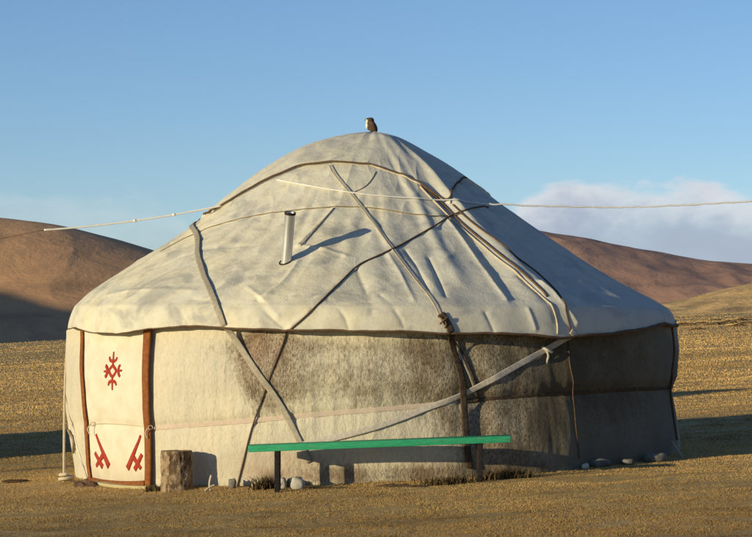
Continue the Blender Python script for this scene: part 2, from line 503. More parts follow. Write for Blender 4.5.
def roof_disp(t, s, u):
    """folds of the felt, in metres outwards"""
    k = np.clip(1 - s, 0, 1)
    d = .030 * gn(t * 3.4, s * 3.0, 31) * k ** .4 + .012 * gn(t * 6.5 + s * 2, s * 4.5, 33) * k ** .5
    d = d + .004 * gn(t * 14 + s * 3, s * 6, 35) * k
    d = d + .0055 * np.cos(t * 62 + 3 * gn(t * 5, s * 2, 36)) * smooth(.02, .15, s) * smooth(.72, .45, s)   # rafters telling through
    # pleats where the cloth is drawn together on the lee side
    ple = np.exp(-((t - .62) / .42) ** 2) * smooth(.0, .2, s) * smooth(.97, .7, s)
    ph = t * 23 + 2.2 * gn(t * 4, s * 2.5, 38) + s * 2.2
    d = d + .026 * ple * np.sin(ph) + .012 * ple * np.sin(ph * 1.9 + 1)
    rg = lambda a, b, sd: (1 - 2 * np.abs(gn(a, b, sd))) ** 3
    wx = t * 5 + .5 * gn(t * 3, s * 4, 50); wy = s * 6 + .6 * gn(t * 4, s * 3, 51)
    d = d + (.008 * (rg(wx, wy, 52) - .35) + .002 * (rg(wx * 1.9 + wy, wy * 1.4 - wx * .5, 53) - .35)) * smooth(.96, .7, s) * smooth(-.02, .12, s)
    # swags hanging over the shoulder
    d = d + .020 * gn(t * 10, s * 2, 40) * np.exp(-((s - .05) / .12) ** 2)
    return d

NT_ = 900
T = np.concatenate([np.linspace(-math.pi, -1.85, 60, endpoint=False), np.linspace(-1.85, 1.85, 1240, endpoint=False), np.linspace(1.85, math.pi, 60, endpoint=False)])
NT_ = len(T)

def xyz(t, r, z):
    return np.stack([CX + r * np.sin(t), CY - r * np.cos(t), z + 0 * t], -1)

# crease lines seen on the slope: (pixels, amplitude, width)
def cone_hit(px, py):
    d = ray_dir(px, py)
    k = np.arange(22, 33, .004); p = EYEP + d * k[:, None]
    x, y = p[:, 0] - CX, CY - p[:, 1]; t = np.arctan2(x, y)
    w = .5 * (1 + np.sin(t))
    r = np.interp(p[:, 2], LZ_, LR_) * (1 - w) + np.interp(p[:, 2], RZ_, RR_) * w
    i = np.argmax(np.hypot(x, y) <= r)
    return p[i]
CREASES = [
    ([(336, 208), (318, 226), (300, 246)], .022, .035), ([(298, 246), (322, 249), (346, 256)], .020, .03),
    ([(262, 300), (276, 315), (290, 327)], -.03, .035), ([(252, 288), (268, 300), (284, 316)], .018, .03), ([(335, 287), (312, 312), (296, 327)], .022, .03),
    ([(357, 268), (366, 290), (372, 312)], -.02, .05), ([(388, 255), (400, 275), (412, 300)], .02, .035), ([(300, 262), (286, 282), (270, 296)], .02, .04),
    ([(428, 258), (436, 276), (443, 296)], -.035, .035), ([(446, 222), (464, 246), (484, 276), (500, 300)], .04, .045), ([(476, 226), (500, 250), (524, 276)], -.04, .035),
    ([(492, 226), (522, 254), (552, 284)], .045, .04), ([(530, 288), (552, 306), (562, 325)], .045, .05), ([(512, 280), (534, 300), (546, 320)], -.035, .04),
    ([(120, 296), (150, 290), (200, 292)], .02, .05), ([(200, 300), (240, 306), (262, 304)], -.014, .04), ([(160, 268), (200, 252), (250, 246)], -.012, .05),
    ([(405, 250), (418, 270), (426, 290)], -.028, .03), ([(375, 225), (384, 240), (392, 252)], .018, .04), ([(98, 312), (108, 326)], -.02, .03), ([(230, 312), (236, 324)], -.018, .025),
    ([(380, 296), (395, 312), (402, 326)], -.018, .03), ([(330, 300), (345, 314), (350, 327)], -.016, .03), ([(480, 312), (486, 330)], -.02, .03), ([(520, 310), (524, 330)], .02, .03),
]
RIDGE = [(384, 141), (396, 151), (412, 167), (438, 193), (468, 221), (500, 254), (526, 282), (538, 296)]
CRE = [(catmull([cone_hit(*q) for q in pl], 40), a, w) for pl, a, w in CREASES]

RID = catmull([cone_hit(*q) for q in RIDGE], 40)
def near(Q, C, lim):
    d = np.full(len(Q), 9.0)
    b = np.all((Q > C.min(0) - lim) & (Q < C.max(0) + lim), axis=1)
    q = Q[b]
    if len(q):
        dd = np.full(len(q), 81.0)
        for c in C: dd = np.minimum(dd, ((q - c) ** 2).sum(1))
        d[b] = np.sqrt(dd)
    return d
def crease_disp(P):
    out = np.zeros(len(P)); sel = P[:, 1] < CY + .5; Q = P[sel]; o = np.zeros(len(Q))
    for C, a, w in CRE:
        dmin = near(Q, C, 4 * w)
        o += a * 1.35 * np.exp(-np.sqrt(dmin ** 2 + (.22 * w) ** 2) / (.62 * w))
    dmin = near(Q, RID, 1.3)
    o += .085 * np.exp(-np.sqrt(dmin ** 2 + .0009) / .20)
    out[sel] = o
    return out

_l = [cone_hit(*q) for q in [(160, 252), (190, 236), (211, 227), (250, 217), (285, 211.5), (335, 207), (372, 208), (400, 212.5), (435, 217), (462, 214)]]
LAP = np.array(sorted((math.atan2(p[0] - CX, CY - p[1]), p[2]) for p in _l))
def roof_surface(t, s):
    """finished point of the roof felt; s < 0 is the skirt down to the eave (s = -1 at the hem)"""
    t = np.asarray(t, float); s = np.asarray(s, float)
    r0, z0 = cone_r(t, np.clip(s, 0, 1))
    k = np.clip(-s, 0, 1)
    B = xyz(t, r0, z0 + np.where(s < 0, (eave_z(t) - z0) * k ** 1.1, 0))
    r0 = r0 + over(t) * (1 - np.clip(s, 0, 1)) ** 3
    rs = r0 + .075 * np.sin(k * np.pi / 2) ** .8 + .012 * k
    zs = z0 + (eave_z(t) - z0) * k ** 1.1
    r = np.where(s < 0, rs, r0); z = np.where(s < 0, zs, z0)
    d = roof_disp(t, np.clip(s, 0, 1), None) + np.where(s < 0, .012 * gn(t * 16, s * 1.5, 44) * k, 0)
    zs_ = np.interp(t, LAP[:, 0], LAP[:, 1]); d = d + .014 * smooth(-.012, .012, z - zs_) * smooth(.9, .7, np.clip(s, 0, 1)) * smooth(-1.3, -1.0, t) * smooth(.75, .5, t)
    sl = .58 * (1 - k)     # outward normal leans up on the slope
    r = np.maximum(r + d * (1 - .5 * sl), 0); z = z + d * sl
    P = xyz(t, r, z)
    sh = P.shape; P = P.reshape(-1, 3)
    cd = crease_disp(B.reshape(-1, 3)).reshape(sh[:-1])
    P = P.reshape(sh)
    P = P + cd[..., None] * np.stack([.8 * np.sin(t), -.8 * np.cos(t), .55 + 0 * t], -1)
    return P

LOC = (CX, CY, 0.0)
yurt = thing('yurt', 'large cream felt yurt with patterned white door curtain and short stovepipe', 'yurt', LOC)

# wall felt
NZ = 84
V = np.linspace(0, 1, NZ)
TT, VV = np.meshgrid(T, V)
leftm = 1 - smooth(-1.5, -1.2, TT)
ztop = eave_z(TT) + .06 - .11 * leftm
zbot = SLOPE * 3.4 * np.sin(TT) - .07
ZZ = zbot + (ztop - zbot) * VV
RRw = wall_r(TT, ZZ)
Pw = xyz(TT, RRw, ZZ)
# stains, reddish marks and a darker tone: pixel blobs on the wall -> azimuth and height
def blob_sum(blobs):
    o = np.zeros_like(TT)
    for px, py, rx, ry, a in blobs:
        t0, z0 = cyl(px, py, 3.38); ca = max(math.cos(t0), .3)
        o += a * np.exp(-((TT - t0) / (rx / 306 / ca)) ** 2 - ((ZZ - z0) / (ry / 101)) ** 2)
    return o
stain = blob_sum([(258, 358, 22, 34, 1.0), (272, 348, 26, 20, .8), (264, 395, 16, 22, .7), (285, 390, 26, 26, .5), (310, 372, 50, 40, .5), (395, 368, 55, 42, .48), (372, 395, 40, 25, .4), (440, 380, 30, 50, .65),
                  (478, 380, 36, 60, .85), (525, 390, 34, 70, .95), (350, 440, 120, 14, .25), (240, 440, 80, 20, .15), (560, 370, 30, 50, .7), (620, 380, 70, 70, .9), (222, 345, 30, 16, .35), (190, 368, 40, 30, .25),
                  (330, 470, 50, 14, .55), (420, 474, 60, 10, .8), (495, 440, 40, 40, .7), (350, 345, 80, 10, .3), (500, 350, 60, 16, .6)])
stain += (.45 + .35 * fbm(TT * 9, ZZ * .6, 77, 3)) * np.exp(-(np.maximum(ZZ - zbot - .07, 0) / (.11 + .07 * gn(TT * 13, 0.5, 78))) ** 2)
darkm = blob_sum([(505, 360, 18, 22, .22), (530, 380, 18, 40, .25), (580, 370, 28, 60, .5), (625, 365, 70, 50, .9), (640, 425, 65, 70, .95), (600, 430, 40, 50, .5), (670, 380, 40, 90, .7), (545, 440, 30, 30, .25), (500, 468, 50, 10, .6), (590, 440, 34, 40, .5), (462, 365, 14, 30, .4), (270, 478, 10, 8, .7)])  # darkens the felt, most of all towards the right end
redm = blob_sum([(262, 468, 26, 18, .5), (310, 458, 40, 10, .4), (430, 470, 30, 10, .4), (258, 352, 22, 26, .5), (300, 476, 50, 8, .4), (500, 468, 16, 12, .4)])
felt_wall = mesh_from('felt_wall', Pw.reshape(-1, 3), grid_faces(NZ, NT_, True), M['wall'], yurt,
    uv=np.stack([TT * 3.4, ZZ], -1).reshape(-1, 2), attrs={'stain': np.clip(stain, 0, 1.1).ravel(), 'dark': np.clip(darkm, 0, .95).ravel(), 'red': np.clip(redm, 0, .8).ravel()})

# roof felt with a turned-under hem
sk = np.concatenate([np.linspace(-1, 0, 26, endpoint=False), np.linspace(0, .985, 210), [.995, .9999]])
TS, SS = np.meshgrid(T, sk)
Pr = roof_surface(TS, SS)
hem = Pr[0].copy(); inn = hem + np.stack([-.035 * np.sin(T), .035 * np.cos(T), .004 + 0 * T], -1)
inn2 = hem + np.stack([-.03 * np.sin(T), .03 * np.cos(T), .06 + 0 * T], -1)
Pr = np.concatenate([inn2[None], inn[None], Pr], 0)
TSx = np.concatenate([TS[:1], TS[:1], TS]); SSx = np.concatenate([SS[:1] - .08, SS[:1] - .03, SS])
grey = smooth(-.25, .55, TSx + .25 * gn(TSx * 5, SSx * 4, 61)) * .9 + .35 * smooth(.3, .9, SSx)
felt_roof = mesh_from('felt_roof', Pr.reshape(-1, 3), grid_faces(Pr.shape[0], NT_, True), M['roof'], yurt,
    uv=np.stack([TSx * 3.4 * (1 - .75 * np.clip(SSx, 0, 1)), SSx * 3.5], -1).reshape(-1, 2), attrs={'grey': np.clip(grey, 0, 1).ravel()})

def bvh_of(arrs):
    vs = []; fs = []; n = 0
    for P, wrap in arrs:
        nr, nc = P.shape[:2]
        vs.append(P.reshape(-1, 3)); fs.append(grid_faces(nr, nc, wrap) + n); n += nr * nc
    return BVHTree.FromPolygons([tuple(v) for v in np.vstack(vs)], [tuple(int(i) for i in f) for f in np.vstack(fs)])

BV = bvh_of([(Pw, True), (Pr, True)])
def hit(px, py, bv=None):
    d = Vector(ray_dir(px, py)).normalized()
    h = (bv or BV).ray_cast(Vector(EYEP), d)
    return None if h[0] is None else np.array(h[0])

def to_tz(p):
    return math.atan2(p[0] - CX, CY - p[1]), p[2]

# ---- crown cover: the square of felt over the roof ring
COVER_PX = [(213, 212.5), (235, 200), (262, 184), (300, 167.5), (330, 163.5), (370, 166.5), (400, 176.5), (420, 186), (440, 200), (452, 207), (453.5, 196), (457, 186), (462, 179)]
cov = []
for q in COVER_PX:
    h = hit(*q)
    if h is None:
        for dx in (1, 2, 3, 4, 6):
            h = hit(q[0] + (dx if q[0] < 370 else -dx), q[1] + dx)
            if h is not None: break
    cov.append(to_tz(h))
cov = np.array(cov)
print('cover tz', np.round(cov, 2).tolist())
ct = np.concatenate([[-math.pi, -2.3], cov[:, 0], [2.3, math.pi]])
cz = np.concatenate([[2.9, 2.6], cov[:, 1], [2.75, 2.9]])
o_ = np.argsort(ct); ct, cz = ct[o_], cz[o_]
def s_of_z(t, z):
    w = .5 * (1 + np.sin(t)); z0 = LZ_[0] * (1 - w) + RZ_[0] * w
    return np.clip((z - z0) / (ZAPEX - z0), 0, .97)
sc_ = s_of_z(T, np.interp(T, ct, cz))
kk = np.concatenate([np.linspace(0, 1, 70)])
SC2 = sc_[None] + (.9995 - sc_[None]) * kk[:, None]
TC2 = np.broadcast_to(T, SC2.shape)
Pc = roof_surface(TC2, SC2)
nrm = np.stack([.62 * np.sin(TC2), -.62 * np.cos(TC2), .78 + 0 * TC2], -1)
lift = (.022 + .010 * gn(TC2 * 7, SC2 * 5, 71))[..., None]
Pc2 = Pc + nrm * lift
hem = Pc[0] + nrm[0] * .001
Pc2 = np.concatenate([hem[None], Pc2], 0)
crown_cover = mesh_from('crown_cover', Pc2.reshape(-1, 3), grid_faces(Pc2.shape[0], NT_, True), M['cover'], yurt,
    uv=np.concatenate([np.stack([TC2[:1] * 2, SC2[:1] * 3.5], -1), np.stack([TC2 * 2, SC2 * 3.5], -1)]).reshape(-1, 2),
    attrs={'grey': np.concatenate([TC2[:1] * 0 + .6, .35 + .5 * smooth(-.2, .6, TC2)]).ravel()})
BV = bvh_of([(Pw, True), (Pr, True), (Pc2, True)])

def surf(t, z):
    """point and normal on the outside of the felt at azimuth t, height z"""
    out = Vector((math.sin(t), -math.cos(t), 0))
    h = BV.ray_cast(Vector((CX, CY, z)) + out * 6, -out)
    if h[0] is None:
        h = BV.find_nearest(Vector((CX, CY, z)) + out * 1.0)
    n = h[1]
    if n.dot(out) < 0 and n.z < .2: n = -n
    return np.array(h[0]), np.array(n)

def path(pts, step=.03, off=.01, taut=3):
    """pts: (px,py) photo points or ('tz', t, z); returns points and normals draped over the felt"""
    tz = []
    for p in pts:
        if p[0] == 'tz': tz.append(p[1:])
        else:
            h = hit(*p)
            if h is None: continue
            tz.append(to_tz(h))
    q = catmull(np.array(tz), 40)
    raw = [surf(t, z) for t, z in q]
    P = np.array([a for a, _ in raw]); N = np.array([b for _, b in raw])
    L = np.concatenate([[0], np.cumsum(np.linalg.norm(np.diff(P, axis=0), axis=1))])
    m = max(int(L[-1] / step), 6); g = np.linspace(0, L[-1], m)
    P = np.stack([np.interp(g, L, P[:, i]) for i in range(3)], -1); N = np.stack([np.interp(g, L, N[:, i]) for i in range(3)], -1)
    ker = np.array([1, 2, 3, 2, 1]) / 9.
    def sm(A):
        B = np.vstack([2 * A[:1] - A[2:3], 2 * A[:1] - A[1:2], A, 2 * A[-1:] - A[-2:-1], 2 * A[-1:] - A[-3:-2]]); return np.stack([np.convolve(B[:, i], ker, 'valid') for i in range(3)], -1)
    N = sm(sm(N)); N /= np.linalg.norm(N, axis=1)[:, None]
    Q0 = P
    for _ in range(6): N = sm(N)
    N /= np.linalg.norm(N, axis=1)[:, None]
    for _ in range(taut):
        P = sm(sm(P)); P = P + N * np.maximum(((Q0 - P) * N).sum(1), 0)[:, None]
    for _ in range(3):
        P = sm(P)
        for i in range(len(P)):
            if P[i, 2] > 3.2: continue
            t_, z_ = to_tz(P[i]); q_, _n = surf(t_, z_); o_ = np.array([math.sin(t_), -math.cos(t_), 0])
            g_ = float(((q_ - P[i]) * o_).sum())
            if g_ > 0: P[i] = P[i] + o_ * g_
    P = P + N * off
    return P, N

def rope_part(name, pts, rad, mat, off=None, n=7, parent=None, wob=.0):
    P, N = path(pts, .025, rad * .8 if off is None else off)
    if wob:
        P = P + N * (wob * gn(np.arange(len(P)) * .13, 1.7, 3))[:, None]
    v, f = sweep_tube(P, rad * (1 + .15 * gn(np.arange(len(P)) * .21, .6, 4)), n)
    return mesh_from(name, v, f, M[mat], parent or yurt)

def strap_part(name, pts, width, mat, off=.004, th=.003, parent=None, wv=.14, nx=7, taut=3):
    P, N = path(pts, .03, off, taut)
    T_ = frames(P); side = np.cross(N, T_); side /= np.linalg.norm(side, axis=1)[:, None]
    w = width * (1 + wv * gn(np.arange(len(P)) * .11, .5, len(P)))
    xs = np.linspace(-.5, .5, nx); bow = (1 - (2 * xs) ** 2) * .35 * th
    top = P[:, None] + side[:, None] * (xs[None, :, None] * w[:, None, None]) + N[:, None] * (th + bow[None, :, None])
    bot = P[:, None] + side[:, None] * (xs[None, ::-1, None] * w[:, None, None]) - N[:, None] * .004
    R = np.concatenate([top, bot], 1); nc = 2 * nx
    f = [tuple(q) for q in grid_faces(len(P), nc, True)]
    f.append(tuple(range(nc))[::-1]); f.append(tuple(range((len(P) - 1) * nc, len(P) * nc)))
    return mesh_from(name, R.reshape(-1, 3), f, M[mat], parent or yurt)

# eave cord all round under the hem; thin left stretch stands for shadow gap
tt = np.linspace(-1.25, 1.72, 420)
P = np.array([roof_surface(np.array([t]), np.array([-.965]))[0] for t in tt])
P = P + np.stack([.016 * np.sin(tt), -.016 * np.cos(tt), -.012 + .006 * gn(tt * 14, 2.2, 4)], -1)
rr_ = np.interp(tt, [-1.25, -.75, -.45, .3, .8, 1.7], [.006, .006, .010, .012, .017, .019])
v, f = sweep_tube(P, rr_, 7); mesh_from('eave_rope', v, f, M['darkrope'], yurt)

# crown cover edge cord and the two tails that run down the slope
tt = np.linspace(cov[0, 0] - .16, cov[-1, 0] + .05, 500)
zc = np.convolve(np.pad(np.interp(tt, ct, cz), 6, 'edge'), np.ones(13) / 13, 'valid')
P = np.array([roof_surface(np.array([t]), np.array([s]))[0] for t, s in zip(tt, s_of_z(tt, zc))])
P = P + np.stack([.026 * np.sin(tt), -.026 * np.cos(tt), .018 + 0 * tt], -1)
for _ in range(6): P[1:-1] = .25 * P[:-2] + .5 * P[1:-1] + .25 * P[2:]
v, f = sweep_tube(P[::2], .010, 7); mesh_from('crown_rope', v, f, M['darkrope'], yurt)
rope_part('tie_rope', [(420, 187), (436, 204), (456, 224), (480, 244), (500, 261), (522, 279), (543, 299), (553, 309), (556, 318), (557, 334)], .010, 'palerope')
rope_part('tie_rope', [(421, 184.5), (439, 201), (459, 221), (483, 241), (504, 258), (527, 277), (547, 297)], .011, 'darkrope')
rope_part('tie_rope', [(453, 205), (470, 221), (500, 243), (528, 266), (552, 287), (563, 303), (569, 322), (571, 336)], .009, 'darkrope')
rope_part('tie_rope', [(488, 207.5), (474, 208), (455, 214), (425, 232), (396, 248), (370, 260), (357, 266), (336, 287), (312, 311), (291, 329)], .009, 'darkrope')
rope_part('seam_cord', [(160, 252), (190, 236), (211, 227), (250, 217), (285, 211.5), (335, 207), (372, 208), (400, 212.5), (435, 217), (462, 214)], .006, 'seamrope')
rope_part('seam_cord', [(334, 208), (318, 226), (301, 246)], .005, 'seamrope')
rope_part('seam_cord', [(376, 172), (370, 183), (362, 190), (352, 193)], .005, 'seamrope')

# straps
strap_part('strap', [(331, 166), (350, 192), (375, 224), (400, 258), (425, 290), (438, 310), (443, 321)], .038, 'feltstrap')
rope_part('white_cord', [(329, 166), (348, 192), (373, 224), (398, 258), (423, 290), (436, 310), (441, 320)], .004, 'palerope', .008)
strap_part('strap', [('tz', -1.75, 2.72), (194, 231), (198, 252), (208, 285), (222, 312), (231, 330), (240, 346), (262, 378), (283, 405), (291, 425), (302, 444), (310, 462)], .060, 'strap', .016, taut=16)
strap_part('strap', [(570, 331), (564, 338), (556, 345), (540, 352.5), (500, 375), (460, 395), (430, 407), (400, 419), (370, 429), (330, 439), (290, 447)], .060, 'palestrap', .016, taut=8)
strap_part('dark_strap', [(441, 314), (447, 334), (455, 358), (462, 385), (464, 402), (463, 420), (466, 445), (469, 468)], .068, 'darkstrap', .018, .006, taut=14)
strap_part('dark_strap', [(450, 334), (459, 352), (468, 376), (476, 396)], .024, 'strap', .012, .005, taut=10)
strap_part('dark_strap', [(447, 330), (462, 352), (472, 378), (479, 398)], .022, 'darkstrap', .010, .008)
mb = MB()
h, n = surf(*to_tz(hit(443, 321)))
mb.tube(catmull([h + np.array([-.05, -.02, .05]), h + np.array([-.01, -.045, .02]), h + np.array([.03, -.04, -.02]), h + np.array([.02, -.03, -.07])], 6), .010)
mb.tube(catmull([h + np.array([.05, -.02, .04]), h + np.array([.01, -.05, .01]), h + np.array([-.03, -.04, -.03])], 6), .010)
mb.build('strap_knot', M['darkrope'], yurt)
# knot of the long pale strap at the eave, with a hanging tail
h, n = surf(*to_tz(hit(547, 350))); mb = MB()
mb.tube(catmull([h + np.array([-.05, -.03, .03]), h + np.array([0, -.06, .0]), h + np.array([.05, -.03, -.02])], 6), .016)
mb.tube(catmull([h + np.array([-.01, -.05, .0]), h + np.array([.01, -.05, -.06]), h + np.array([-.005, -.04, -.13]), h + np.array([.015, -.04, -.18])], 6), [.012] * 18 + [.004])
mb.build('strap_knot', M['palestrap'], yurt)

# waist strap: around the whole wall
tb = np.linspace(-1.25, 2.2, 260)
strap_part('waist_strap', [('tz', t, band_z(t)) for t in np.linspace(-.80, .255, 30)], .050, 'band', .004)
strap_part('waist_strap', [('tz', t, band_z(t)) for t in np.linspace(.275, 1.75, 30)], .036, 'darkstrap', .004)
# slanting seam cord and the upright cords of the right-hand felts
rope_part('seam_cord', [(287, 331), (276, 362), (262, 400), (255, 420), (245, 455), (237, 486)], .007, 'darkrope', .004)
rope_part('seam_cord', [(568, 342), (570, 370), (571, 395), (575, 425), (579, 458)], .007, 'darkrope')
rope_part('seam_cord', [(671, 327), (674, 350), (671, 372), (669, 388), (672, 412), (676, 440)], .012, 'darkrope')

# ---- door curtain
Cs = {}
def door_tz(px, py): return cyl(px, py, 3.40)
DL = np.array([door_tz(*q) for q in [(81.5, 326), (83, 350), (85, 380), (87, 410), (88.5, 440), (89, 465), (91, 482)]])
DR = np.array([door_tz(*q) for q in [(149.5, 326), (149, 350), (149, 380), (149.5, 410), (151, 440), (151, 465), (150, 487)]])
def door_pt(u, v, off):
    """u 0 left..1 right, v 0 bottom..1 top"""
    u = np.asarray(u, float); v = np.asarray(v, float)
    k = (1 - v) * (len(DL) - 1); i = np.arange(len(DL))
    tl, zl = np.interp(k, i, DL[:, 0]), np.interp(k, i, DL[:, 1]); tr, zr = np.interp(k, i, DR[:, 0]), np.interp(k, i, DR[:, 1])
    t = tl * (1 - u) + tr * u; z = zl * (1 - u) + zr * u - .05 * (1 - v) * 4 * u * (1 - u) * .5
    r = wall_r(t, z) * .35 + wall_r(t, z, False) * .65 + .036 + .008 * gn(u * 2.5, v * 2, 90) + off
    zb = band_z(t); r = r - .004 * np.exp(-((z - zb) / .03) ** 2)
    t2 = np.arcsin(np.clip(3.43 * np.sin(t) / r, -.992, .992))   # the curtain hangs plumb where the wall tucks in
    return xyz(t2, r, z), t2, z
def door_sheet(name, u0, u1, v0, v1, off, th, mat, parent, nu=40, nv=90, puff=0):
    u, v = np.meshgrid(np.linspace(u0, u1, nu), np.linspace(v0, v1, nv))
    q = np.clip(4 * (u - u0) * (u1 - u) / (u1 - u0) ** 2, 0, 1) if puff == 1 else np.clip(4 * (v - v0) * (v1 - v) / (v1 - v0) ** 2, 0, 1) if puff == 2 else 0 * u
    amp = .022 if puff else 0
    A, t, z = door_pt(u, v, off + th + amp * np.sqrt(q) + (.004 * gn(v * 25, u * 3, 91) if puff else 0)); B, _, _ = door_pt(u, v, off)
    n = nu * nv; f = [tuple(x) for x in grid_faces(nv, nu)] + [tuple(int(i) + n for i in x[::-1]) for x in grid_faces(nv, nu)]
    rim = [i for i in range(nu)] + [j * nu + nu - 1 for j in range(1, nv)] + [(nv - 1) * nu + i for i in range(nu - 2, -1, -1)] + [j * nu for j in range(nv - 2, 0, -1)]
    for a, b in zip(rim, rim[1:] + rim[:1]): f.append((b, a, a + n, b + n))
    V3 = np.vstack([A.reshape(-1, 3), B.reshape(-1, 3)]); UV = np.tile(np.stack([t * 3.4, z], -1).reshape(-1, 2), (2, 1))
    return mesh_from(name, V3, f, M[mat], parent, uv=UV)
door = door_sheet('door_curtain', .0, 1, .0, 1, 0, .012, 'door', yurt)
door['_loc'] = LOC
def sub(o): return o
bw = .085
def sheet_child(*a, **k):
    return door_sheet(*a, **k)
sheet_child('border', -.035, .055, .0, 1, .008, .012, 'border', door, 10, 90, 1)
sheet_child('border', .945, 1.03, .0, 1, .008, .014, 'border', door, 12, 90, 1)
sheet_child('border', .055, .945, 0, .05, .008, .010, 'border', door, 40, 8, 2)

def px_uv(px, py):
    t, z = cyl(px, py, 3.45)
    v = .5
    for _ in range(12):
        k = (1 - v) * (len(DL) - 1); i = np.arange(len(DL))
        tl, zl, tr, zr = (np.interp(k, i, q) for q in (DL[:, 0], DL[:, 1], DR[:, 0], DR[:, 1]))
        u = (t - tl) / (tr - tl); zz = zl * (1 - u) + zr * u - .1 * (1 - v) * u * (1 - u)
        v = v + (z - zz) / 1.75
    return u, v
def motif(name, strokes):
    mb = MB()
    for pts, w in strokes:
        q = np.array([px_uv(*p) for p in pts]); ws = np.broadcast_to(np.asarray(w, float), (len(q),))
        if len(q) > 2: qq = catmull(q, 5); ww = np.interp(np.linspace(0, 1, len(qq)), np.linspace(0, 1, len(q)), ws)
        else:
            kx = np.linspace(0, 1, 8)[:, None]; qq = q[0] * (1 - kx) + q[1] * kx; ww = np.interp(kx[:, 0], [0, 1], ws)
        C, t, z = door_pt(qq[:, 0], qq[:, 1], .014)
        N = np.stack([np.sin(t), -np.cos(t), 0 * t], -1); Tn = frames(C); Sd = np.cross(N, Tn); Sd /= np.linalg.norm(Sd, axis=1)[:, None]
        hw = ww[:, None] * .5
        R = np.stack([C - Sd * hw - N * .004, C - Sd * hw + N * .004, C + N * .006, C + Sd * hw + N * .004, C + Sd * hw - N * .004], 1)
        f = [tuple(x) for x in grid_faces(len(C), 5, True)] + [tuple(range(5))[::-1], tuple(range((len(C) - 1) * 5, len(C) * 5))]
        mb.add(R.reshape(-1, 3), f)
    return mb.build(name, M['motif'], door)
c = (111, 371)
motif('cross_motif', [
    ([(111, 365.5), (114.4, 371), (111, 376.5), (107.6, 371), (111, 365.5)], .032),
    ([(111, 366), (111, 352)], [.032, .02]), ([(111, 376), (111, 390)], [.032, .02]),
    ([(107.6, 371), (102.6, 371.4)], [.032, .02]), ([(114.4, 371), (120.4, 370.5)], [.032, .02]),
    ([(107.0, 357.2), (108.2, 360.4), (111, 361.4), (113.8, 360.4), (115.0, 357.2)], [.022, .032, .034, .032, .022]),
    ([(107.0, 385.2), (108.2, 382), (111, 381), (113.8, 382), (115.0, 385.2)], [.022, .032, .034, .032, .022]),
    ([(104.0, 365.6), (105.4, 368.2), (105.8, 371.2), (105.4, 374.4), (104.0, 377.2)], [.036, .042, .042, .042, .036]),
    ([(118.6, 364.8), (117.2, 367.6), (116.8, 370.8), (117.2, 374), (118.6, 376.6)], [.026, .036, .036, .036, .026])])
motif('horn_motif', [
    ([(94.0, 434.5), (106.6, 467)], [.032, .078]),
    ([(92.6, 453), (100.2, 467.5)], [.045, .062]), ([(100.4, 455.5), (93.6, 466.5)], [.06, .042])])
motif('horn_motif', [
    ([(139.0, 435.5), (125.4, 469)], [.028, .066]),
    ([(140.2, 454.5), (132.6, 470)], [.04, .055]), ([(131.8, 457.5), (139.2, 469)], [.055, .04])])
# cord tied across the curtain
q = [(90, 424), (105, 423.6), (120, 424.4), (135, 425.8), (149, 427.6)]
P = catmull([door_pt(*px_uv(*p), .03)[0] for p in q], 8); v, f = sweep_tube(P, .004, 6); mesh_from('curtain_cord', v, f, M['palerope'], door)
mb = MB()
for px, py, s in ((91, 424, 1), (149, 427.5, 1)):
    mb = MB(); p = door_pt(*px_uv(px, py), .05)[0]
    a = np.linspace(0, 2 * np.pi, 16); mb.tube(np.stack([p[0] + .022 * np.cos(a), p[1] + .015 + 0 * a, p[2] + .02 * np.sin(a)], -1), .005, 6, False)
    mb.tube(catmull([p + np.array([-.02, -.01, 0]), p + np.array([-.05, -.02, -.05]), p + np.array([-.03, -.02, -.11])], 5), .006, 6)
    mb.build('curtain_knot', M['palerope'], door)
# felt jamb edge left of the curtain: a fold of wall felt
P, N = path([(73, 424), (76, 440), (79, 452), (84, 466)], .03, .006)
v, f = sweep_tube(P, .007, 6); mesh_from('loose_cord', v, f, M['whiterope'], yurt)
mb = MB(); P, N = path([(70, 430), (73, 436), (76, 440), (75, 452)], .03, .02); mb.tube(P, .016, 6); mb.build('loose_cord', M['seamrope'], yurt)

# threshold under the curtain
P0, P1 = cyl(96, 489, 3.42), cyl(150, 491, 3.42)
mb = MB(); tq = np.linspace(P0[0], P1[0], 12)
ins = xyz(tq, 3.35 + 0 * tq, 0 * tq); outs = xyz(tq, 3.475 + 0 * tq, 0 * tq)
gz = ground_z(outs[:, 0], outs[:, 1])
rows = []
for A, dz in ((ins, -.05), (ins, .035), (outs, .03), (outs, -.05)):
    B = A.copy(); B[:, 2] = gz + dz; rows.append(B)
R = np.stack(rows, 1); f = [tuple(x) for x in grid_faces(12, 4, True)] + [(3, 2, 1, 0), tuple(range(44, 48))]
mb.add(R.reshape(-1, 3), f); mb.build('threshold', M['board'], yurt, True)

# ---- stovepipe
base = hit(286.3, 262); d = base[1]
top = EYEP + ray_dir(290.2, 212.5) * (d - .12)
base_in = base - (top - base) * .25
ax = (top - base_in); Lp = np.linalg.norm(ax); ax /= Lp
pr = .052
n = 28; sidea = np.cross(ax, [0, 1, 0]); sidea /= np.linalg.norm(sidea); sideb = np.cross(ax, sidea)
def ring(c, r): a = np.linspace(0, 2 * np.pi, n, endpoint=False); return c + r * (np.cos(a)[:, None] * sidea + np.sin(a)[:, None] * sideb)
def lathe(prs, name, mat, parent):
    R = np.vstack([ring(base_in + ax * h, r) for h, r in prs]); return mesh_from(name, R, grid_faces(len(prs), n, True), M[mat], parent)
pipe = lathe([(0, pr), (Lp * .5, pr), (Lp - .012, pr), (Lp - .004, pr + .001), (Lp, pr + .003), (Lp + .001, pr - .001), (Lp - .004, pr - .004), (Lp - .3, pr - .004)], 'stovepipe', 'metal', yurt)
pipe['_loc'] = LOC
